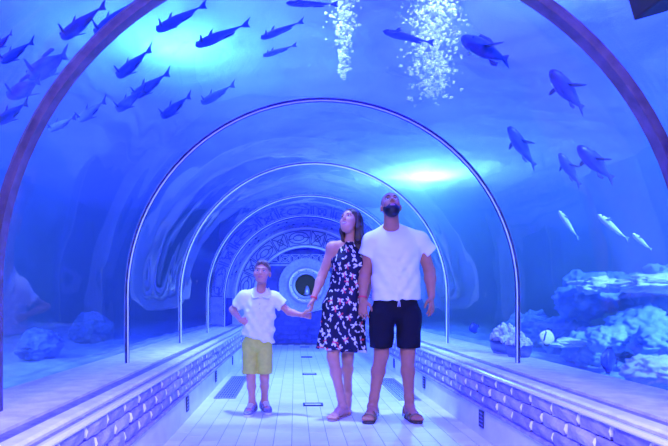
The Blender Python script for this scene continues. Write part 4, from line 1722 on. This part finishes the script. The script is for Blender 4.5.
# ------------------------------------------------------------------ fish
def fish_mesh(L, hr, wr_, prof='long', seg=12, rings=18):
    """body along +x (head at +x), length about L without the tail fin"""
    bm = bmesh.new()
    R_ = []
    for i in range(rings + 1):
        t = i / rings
        if prof == 'long':
            k = (math.sin(PI * min(1, t * 1.02) ** 0.62)) ** 0.75 * 0.97 + 0.03
            k *= 1 - 0.45 * max(0, t - 0.55) / 0.45
        elif prof == 'broad':
            k = (math.sin(PI * (t * 0.96 + 0.02) ** 0.8)) ** 0.6
            k *= 1 - 0.5 * max(0, t - 0.5) / 0.5
        else:
            k = (math.sin(PI * (t * 0.94 + 0.03))) ** 0.75
        k = max(k, 0.06 if i < rings else 0.1)
        x = L / 2 - L * t
        R_.append([bm.verts.new((x, wr_ * L / 2 * k * math.cos(2 * PI * q / seg), hr * L / 2 * k * math.sin(2 * PI * q / seg) - 0.01 * L * math.sin(PI * t)))
                   for q in range(seg)])
    for i in range(rings):
        for q in range(seg):
            bm.faces.new((R_[i][q], R_[i][(q + 1) % seg], R_[i + 1][(q + 1) % seg], R_[i + 1][q]))
    bm.faces.new(R_[0])
    bm.faces.new(R_[-1][::-1])
    bmesh.ops.recalc_face_normals(bm, faces=bm.faces)
    return bm


def fin_bm(outline, t, plane='xz'):
    """thin lens-shaped fin from a 2-D outline; thickness t at the middle"""
    bm = bmesh.new()
    def V3(a, b, c):
        return (a, c, b) if plane == 'xz' else (a, b, c)
    n = len(outline)
    cx = sum(p[0] for p in outline) / n
    cy = sum(p[1] for p in outline) / n
    e = [bm.verts.new(V3(x, y, 0)) for x, y in outline]
    for s in (-1, 1):
        m = [bm.verts.new(V3(cx + (x - cx) * 0.6, cy + (y - cy) * 0.6, s * t / 2)) for x, y in outline]
        for k in range(n):
            bm.faces.new((e[k], e[(k + 1) % n], m[(k + 1) % n], m[k]))
        bm.faces.new(m)
    bmesh.ops.recalc_face_normals(bm, faces=bm.faces)
    return bm


FISH_PROTO = {}


def proto(kind, mb, mf):
    key = (kind, mb.name)
    if key in FISH_PROTO:
        return FISH_PROTO[key]
    parts = []
    def add(name, bm, m, smooth=True, loc=(0, 0, 0), rot=(0, 0, 0)):
        me = bpy.data.meshes.new(name)
        bm.to_mesh(me)
        bm.free()
        me.materials.append(m)
        if smooth:
            me.shade_smooth()
        parts.append((name, me, loc, rot))
    if kind == 'long':
        hr, w_ = 0.112, 0.112
        add('body', fish_mesh(0.84, hr / 0.84, w_ / 0.84, 'long'), mb)
        add('tail_fin', fin_bm([(0.02, 0.0), (-0.05, 0.03), (-0.15, 0.065), (-0.12, 0.02), (-0.11, 0), (-0.12, -0.02), (-0.15, -0.06), (-0.05, -0.028)], 0.012), mf, loc=(-0.36, 0, -0.005))
        add('dorsal_fin', fin_bm([(0.06, 0), (0.0, 0.06), (-0.05, 0.07), (-0.03, 0.025), (-0.04, 0)], 0.01), mf, loc=(0.15, 0, 0.045))
        add('anal_fin', fin_bm([(0.1, 0), (0.04, -0.03), (-0.12, -0.02), (-0.16, 0.005)], 0.01), mf, loc=(-0.12, 0, -0.038))
        for s in (-1, 1):
            add('pectoral_fin', fin_bm([(0.04, 0), (0.0, s * 0.045), (-0.06, s * 0.1), (-0.075, s * 0.09), (-0.04, s * 0.03), (-0.02, 0)], 0.009, 'xy'), mf, loc=(0.24, s * 0.042, -0.022), rot=(0.35 * s, 0, 0))
        ey = (0.36, 0.033, 0.01)
    elif kind == 'broad':
        add('body', fish_mesh(0.86, 0.22, 0.23, 'broad'), mb)
        add('tail_fin', fin_bm([(0.03, 0.0), (-0.05, 0.05), (-0.17, 0.09), (-0.13, 0.03), (-0.11, 0), (-0.13, -0.03), (-0.17, -0.085), (-0.05, -0.045)], 0.012), mf, loc=(-0.36, 0, -0.005))
        add('dorsal_fin', fin_bm([(0.16, 0), (0.1, 0.05), (-0.1, 0.06), (-0.2, 0.02), (-0.18, 0)], 0.01), mf, loc=(-0.02, 0, 0.1))
        add('anal_fin', fin_bm([(0.08, 0), (0.02, -0.06), (-0.1, -0.04), (-0.13, 0.01)], 0.01), mf, loc=(-0.15, 0, -0.09))
        for s in (-1, 1):
            add('pectoral_fin', fin_bm([(0.05, 0), (-0.02, s * 0.08), (-0.13, s * 0.16), (-0.14, s * 0.13), (-0.07, s * 0.04), (-0.03, 0)], 0.009, 'xy'), mf, loc=(0.12, s * 0.085, -0.04), rot=(0.3 * s, 0, 0))
        ey = (0.34, 0.062, 0.015)
    else:  # disc
        add('body', fish_mesh(0.8, 0.85, 0.24, 'disc'), mb)
        add('tail_fin', fin_bm([(0.04, 0.03), (-0.12, 0.13), (-0.14, 0), (-0.12, -0.13), (0.04, -0.03)], 0.012), mf, loc=(-0.4, 0, 0))
        add('dorsal_fin', fin_bm([(0.2, -0.02), (0.1, 0.1), (-0.15, 0.12), (-0.28, -0.05), (0, -0.04)], 0.01), mf, loc=(0, 0, 0.3))
        add('anal_fin', fin_bm([(0.15, 0.03), (0.05, -0.1), (-0.15, -0.11), (-0.26, 0.05), (0, 0.03)], 0.01), mf, loc=(0, 0, -0.31))
        add('band', fin_bm([(0.05, -0.28), (0.09, 0), (0.05, 0.28), (-0.03, 0.28), (0.01, 0), (-0.03, -0.28)], 0.205), M_FISH_D, loc=(0.15, 0, 0))
        ey = (0.33, 0.06, 0.05)
    for s in (-1, 1):
        bm = bmesh.new()
        bmesh.ops.create_uvsphere(bm, u_segments=8, v_segments=6, radius=0.017)
        add('eye', bm, M_BLACK, loc=(ey[0] - 0.01, s * ey[1], ey[2]))
    FISH_PROTO[key] = parts
    return parts


M_FISH_D = mat('dark_blue_fish', (0.008, 0.014, 0.16), 0.4, color2=(0.03, 0.05, 0.5), scale=5)
M_FISH_F = mat('fish_fin', (0.012, 0.014, 0.12), 0.5)
M_FISH_P = mat('pale_blue_fish', (0.1, 0.14, 0.5), 0.4, color2=(0.2, 0.28, 0.7), scale=5)
M_FISH_W = mat('silver_fish', (0.45, 0.55, 0.8), 0.35, color2=(0.85, 0.9, 0.95), scale=3)
M_FISH_Y = mat('cream_fish', (0.8, 0.8, 0.75), 0.4)


def fish(kind, head, tail, mb, label, cat, group, mf=None, roll=0.0):
    h, t = Vector(head), Vector(tail)
    L = (h - t).length
    e = empty('fish', (h + t) / 2)
    x = (h - t).normalized()
    y = Vector((0, 0, 1)).cross(x).normalized()
    z = x.cross(y)
    M = Matrix((x, y, z)).transposed()
    if roll:
        M = M @ Matrix.Rotation(roll, 3, 'X')
    e.rotation_euler = M.to_euler()
    e.scale = (L, L, L)
    tag(e, label, cat, group)
    for (name, me, loc, rot) in proto(kind, mb, mf or M_FISH_F):
        o = link(name, me, e, loc)
        o.rotation_euler = rot
    return e


def atz(px, py, z):
    return P(px, py, (z - CH) * F / (CY - py))


LAB_L = 'slender dark blue fish in the school swimming over the boy\'s side of the tunnel'
G_L = 'school of slender fish over the boy\'s side'
for (hx, hy, tx, ty, z) in ((152, 33, 207, 3, 3.1), (191, 48, 250, 22, 3.15), (115, 79, 152, 47, 2.9), (115, 112, 146, 87, 2.75),
                            (130, 99, 170, 71, 2.95), (160, 119, 191, 94, 2.8), (199, 105, 235, 83, 3.1)):
    fish('long', atz(hx, hy, z), atz(tx, ty, z), M_FISH_D, LAB_L, 'fish', G_L)
LAB_O = 'large dark fish swimming outside near the wide joint band on the boy\'s side'
for (hx, hy, tx, ty, z) in ((58, 41, 106, 3, 2.85), (92, 38, 140, -4, 3.0), (-6, 50, 12, 32, 2.6), (-2, 64, 34, 40, 2.65), (-4, 124, 28, 101, 2.0)):
    fish('long', atz(hx, hy, z), atz(tx, ty, z), M_FISH_D, LAB_O, 'fish', 'fish near the wide band')
LAB_P = 'pale blue fish below the dark fish near the wide joint band'
for (hx, hy, tx, ty, z) in ((27, 79, 67, 52, 2.5), (7, 98, 40, 79, 2.25)):
    fish('broad', atz(hx, hy, z), atz(tx, ty, z), M_FISH_P, LAB_P, 'fish', 'pale fish near the wide band', M_FISH_P)
LAB_Q = 'dim blue fish low beside the wide joint band, below the slender school'
for (hx, hy, tx, ty, z) in ((47, 131, 76, 116, 2.3), (77, 122, 106, 99, 2.45)):
    fish('long', atz(hx, hy, z), atz(tx, ty, z), M_FISH_P, LAB_Q, 'fish', 'dim fish below the school')
LAB_C = 'small slim fish close to the crown of the vault, beside the bubble columns'
for (hx, hy, tx, ty, z) in ((257, 40, 304, 20, 3.2), (260, 57, 297, 44, 3.2)):
    fish('long', atz(hx, hy, z), atz(tx, ty, z), M_FISH_D, LAB_C, 'fish', 'slim fish at the crown')
fish('long', atz(281, 3, 3.2), atz(338, 4, 3.2), M_FISH_D, 'dark fish swimming sideways above the thinner bubble column', 'fish', None)
fish('long', atz(378, 30, 3.2), atz(434, 43, 3.2), M_FISH_D, 'dark fish between the two bubble columns', 'fish', None)
fish('broad', atz(459, 36, 3.1), atz(508, 61, 3.1), M_FISH_D, 'broad dark fish beside the thicker bubble column', 'fish', None)
LAB_R = 'broad dark blue fish with spread fins over the man\'s side of the tunnel'
for (hx, hy, tx, ty, Yh, Yt) in ((549, 68, 583, 110, 4.3, 4.7), (507, 124, 535, 167, 5.2, 5.5), (576, 144, 613, 180, 4.6, 4.9), (558, 151, 580, 186, 5.6, 5.8)):
    fish('broad', P(hx, hy, Yh), P(tx, ty, Yt), M_FISH_D, LAB_R, 'fish', 'broad fish over the man\'s side')
LAB_S = 'pale silvery fish lit from above, below the broad dark fish'
for (hx, hy, tx, ty, Yh, Yt) in ((557, 208, 579, 239, 5.6, 5.8), (595, 212, 629, 240, 5.0, 5.2), (631, 232, 652, 250, 5.0, 5.2)):
    fish('long', P(hx, hy, Yh), P(tx, ty, Yt), M_FISH_W, LAB_S, 'fish', 'silvery fish', M_FISH_P)
fish('disc', P(468, 330, 7.0), P(479, 326, 7.05), M_FISH_D, 'tiny round dark fish beyond the potted coral', 'fish', None)
fish('disc', P(538, 334, 5.2), P(556, 340, 5.25), M_FISH_Y, 'small round cream fish with a dark band near the rocks', 'fish', None)
fish('broad', P(598, 381, 4.2), P(626, 385, 4.2), M_FISH_P, 'grey blue fish gliding low along the sill', 'fish', None)
fish('disc', P(599, 358, 4.6), P(617, 362, 4.75), M_FISH_D, 'small dark spiny fish above the grey blue one', 'fish', None)

# ------------------------------------------------------------------ bubbles
M_BUB = bpy.data.materials.new('bubble')
M_BUB.use_nodes = True
_nt = M_BUB.node_tree
_nt.nodes.remove(_nt.nodes['Principled BSDF'])
_t = _nt.nodes.new('ShaderNodeBsdfTranslucent')
_t.inputs[0].default_value = (0.97, 0.98, 1, 1)
_g = _nt.nodes.new('ShaderNodeBsdfDiffuse')
_g.inputs[0].default_value = (0.97, 0.98, 1, 1)
_m = _nt.nodes.new('ShaderNodeMixShader')
_m.inputs[0].default_value = 0.35
_nt.links.new(_t.outputs[0], _m.inputs[1])
_nt.links.new(_g.outputs[0], _m.inputs[2])
_tp = _nt.nodes.new('ShaderNodeBsdfTransparent')
_m2 = _nt.nodes.new('ShaderNodeMixShader')
_m2.inputs[0].default_value = 0.3
_nt.links.new(_m.outputs[0], _m2.inputs[1])
_nt.links.new(_tp.outputs[0], _m2.inputs[2])
_nt.links.new(_m2.outputs[0], _nt.nodes['Material Output'].inputs[0])


def bubbles(x, y, z0, z1, r0, r1, n, seed, label):
    rnd = random.Random(seed)
    ico = bmesh.new()
    bmesh.ops.create_icosphere(ico, subdivisions=1, radius=1)
    iv = [v.co.copy() for v in ico.verts]
    inf = [tuple(v.index for v in fc.verts) for fc in ico.faces]
    ico.free()
    V_, F_ = [], []
    for k in range(n):
        t = rnd.random() ** 0.8
        z = z0 + (z1 - z0) * t
        rad = r0 + (r1 - r0) * t
        s = rnd.choice((0.005, 0.008, 0.011, 0.016)) * rnd.uniform(0.7, 1.2)
        c = Vector((x + rnd.gauss(0, rad * 0.5), y + rnd.gauss(0, rad * 0.6), z))
        sq = Vector((rnd.uniform(0.7, 1.5), rnd.uniform(0.7, 1.5), rnd.uniform(0.5, 1.2)))
        b0 = len(V_)
        V_ += [c + Vector((p.x * sq.x, p.y * sq.y, p.z * sq.z)) * s for p in iv]
        F_ += [tuple(b0 + i for i in fc) for fc in inf]
    o = pydata('bubble_column', V_, F_, M_BUB, smooth=True, recalc=False)
    tag(o, label, 'bubbles', kind='stuff')
    return o


p = P(344, 0, 5.4)
bubbles(p.x, 5.4, 3.1, WZ - 0.05, 0.05, 0.17, 620, 1, 'thinner column of white bubbles above the tunnel crown')
p = P(434, 0, 5.4)
bubbles(p.x, 5.4, 2.92, WZ - 0.05, 0.2, 0.3, 2200, 2, 'thicker column of white bubbles above the tunnel crown')

# ------------------------------------------------------------------ reef rocks and corals
M_REEF = mat('reef_rock', (0.12, 0.24, 0.6), 0.8, color2=(0.35, 0.55, 0.85), scale=3.5, bump=0.7, bscale=9)
M_REEF2 = mat('pale_reef_rock', (0.45, 0.6, 0.85), 0.75, color2=(0.75, 0.85, 0.95), scale=4, bump=0.5, bscale=12)
M_REEF3 = mat('dark_reef_rock', (0.05, 0.09, 0.4), 0.85, color2=(0.12, 0.2, 0.6), scale=3, bump=0.6, bscale=9)
M_CORAL = mat('crusty_coral', (0.35, 0.36, 0.55), 0.8, color2=(0.75, 0.76, 0.85), scale=14, bump=0.6, bscale=40)
M_POT = mat('dark_planter', (0.04, 0.05, 0.2), 0.6, var=0.3, scale=10)


def rock(name, loc, r, seed, m, label, sq=(1, 1, 0.7), group=None, sub=5, rough=0.45):
    bm = bmesh.new()
    bmesh.ops.create_icosphere(bm, subdivisions=sub, radius=1)
    for v in bm.verts:
        d = v.co.normalized()
        h = 1 + rough * noise.fractal(d * 1.6 + Vector((seed, 0, 0)), 0.8, 2.0, 4) + 0.14 * noise.noise(d * 6 + Vector((0, seed, 0))) + 0.07 * noise.noise(d * 17 + Vector((seed, seed, 0)))
        v.co = Vector((d.x * sq[0], d.y * sq[1], d.z * sq[2])) * h * r
    o = from_bm(name, bm, m, loc=loc, smooth=True)
    tag(o, label, 'rock', group)
    return o


RL = 'craggy blue reef rock in the pile on the tank bed on the man\'s side'
GR = 'reef rocks on the man\'s side'
rr = random.Random(11)
pile = [[P(px, py, Y), r] for (px, py, Y, r) in (
    (600, 318, 6.8, 0.36), (640, 325, 6.2, 0.32), (570, 338, 7.6, 0.34), (625, 300, 7.4, 0.36), (662, 300, 6.4, 0.36), (545, 345, 8.2, 0.34),
    (585, 352, 6.2, 0.24), (655, 345, 5.3, 0.23), (530, 330, 9.0, 0.36), (610, 340, 5.6, 0.18), (625, 338, 7.4, 0.36), (662, 336, 6.5, 0.34), (600, 345, 6.9, 0.32))]
pale = [[P(595, 290, 6.5), 0.2], [P(660, 284, 6.0), 0.28], [P(655, 371, 4.4), 0.17], [P(565, 343, 6.0), 0.13]]
allr = pile + pale
for it in range(120):                      # ease the stones of the pile apart until they only touch
    for i in range(len(allr)):
        for j in range(i):
            d = allr[i][0] - allr[j][0]
            gap = 1.12 * (allr[i][1] + allr[j][1]) - Vector((d.x, d.y, d.z * 1.3)).length
            if gap > 0:
                u = d.normalized() * gap * 0.3
                allr[i][0] = allr[i][0] + u
                allr[j][0] = allr[j][0] - u
    for q in allr:
        q[0].z = min(max(q[0].z, 0.28 + q[1] * 0.5), 1.15)
        q[0].x = max(q[0].x, 2.35 + q[1])
for p_, r_ in pile:
    rock('reef_rock', p_, r_, rr.uniform(0, 50), M_REEF, RL, (1, 1, rr.uniform(0.65, 0.85)), GR, rough=0.3)
rock('reef_rock', pale[0][0], 0.2, 3, M_REEF2, 'pale rounded slab on top of the reef pile below the silvery fish', (1.3, 1, 0.45), None)
rock('reef_rock', pale[1][0], 0.28, 8, M_REEF2, 'pale flat ledge of rock above the reef pile', (1.4, 1, 0.3), None)
rock('reef_rock', pale[2][0], 0.17, 5, M_REEF2, 'pale smooth boulder low beside the sill on the man\'s side', (1.4, 1, 0.7), None, rough=0.25)
rock('reef_rock', pale[3][0], 0.13, 15, M_REEF2, 'small pale flat stone in front of the reef pile', (1.6, 1, 0.35), None)
RL2 = 'dim blue reef rock standing in the tank behind the boy\'s side'
for (px, py, Y, r, zq) in ((40, 345, 6.6, 0.3, 0.6), (92, 330, 9.5, 0.4, 0.7)):
    rock('reef_rock', P(px, py, Y), r, rr.uniform(0, 50), M_REEF3, RL2, (0.8, 1, zq), 'reef rocks on the boy\'s side', rough=0.22)

# potted coral on the outer sill
for k, (x, y, s, lab) in enumerate(((2.03, 5.42, 1.4, 'low dark planter of pale crusty coral, taller mound, on the outer sill'),
                                    (2.03, 5.08, 1.2, 'low dark planter of pale crusty coral, flatter mound, beside the joint band'))):
    e = empty('coral_planter', (x, y, SILL + 0.006))
    tag(e, lab, 'coral')
    bm = bmesh.new()
    seg = 20
    prof = [(0.001, 0), (0.075, 0), (0.09, 0.03), (0.1, 0.085), (0.104, 0.09), (0.09, 0.09), (0.085, 0.06), (0.001, 0.06)]
    rows = [[bm.verts.new((r * s * math.cos(2 * PI * q / seg), r * s * math.sin(2 * PI * q / seg), z * s)) for q in range(seg)] for r, z in prof]
    for i in range(len(prof) - 1):
        for q in range(seg):
            bm.faces.new((rows[i][q], rows[i][(q + 1) % seg], rows[i + 1][(q + 1) % seg], rows[i + 1][q]))
    from_bm('pot', bm, M_POT, e, smooth=True)
    rnd = random.Random(k)
    bm = bmesh.new()
    for q in range(75):
        a = rnd.uniform(0, 2 * PI)
        rad = math.sqrt(rnd.random()) * 0.092 * s
        hz = (0.08 + (0.15 if k == 0 else 0.1) * (1 - (rad / (0.1 * s)) ** 2) * rnd.uniform(0.55, 1)) * s
        m = Matrix.Translation((rad * math.cos(a), rad * math.sin(a), hz)) @ Matrix.Diagonal((1, 1, rnd.uniform(0.8, 1.6), 1))
        bmesh.ops.create_icosphere(bm, subdivisions=1, radius=rnd.uniform(0.011, 0.022) * s, matrix=m)
    bmesh.ops.create_uvsphere(bm, u_segments=14, v_segments=8, radius=0.085 * s, matrix=Matrix.Translation((0, 0, 0.07 * s)) @ Matrix.Diagonal((1, 1, 1.3 if k == 0 else 0.9, 1)))
    from_bm('coral', bm, M_CORAL, e, smooth=False)

# ------------------------------------------------------------------ black loudspeaker under the vault
e = empty('loudspeaker', P(673, -22, 1.75))
tag(e, 'black box loudspeaker hung under the vault above the man\'s side', 'loudspeaker')
e.rotation_euler = (0, math.radians(-16), 0)
bm = bmesh.new()
box(bm, -0.105, 0.105, -0.07, 0.07, -0.075, 0.075, 0.008)
from_bm('cabinet', bm, M_BLACK, e)
bm = bmesh.new()
box(bm, -0.092, 0.092, -0.076, -0.07, -0.062, 0.062, 0.002)
from_bm('grille', bm, M_DARK, e)
rad = Vector((e.location.x - TX, 0, e.location.z - TZ))
reach = TR - rad.length
inv = Matrix.Rotation(math.radians(16), 3, 'Y')
bm = bmesh.new()
tube(bm, [inv @ (rad.normalized() * 0.05), inv @ (rad.normalized() * (reach - 0.002))], 0.016, 10)
from_bm('bracket', bm, M_BLACK, e)
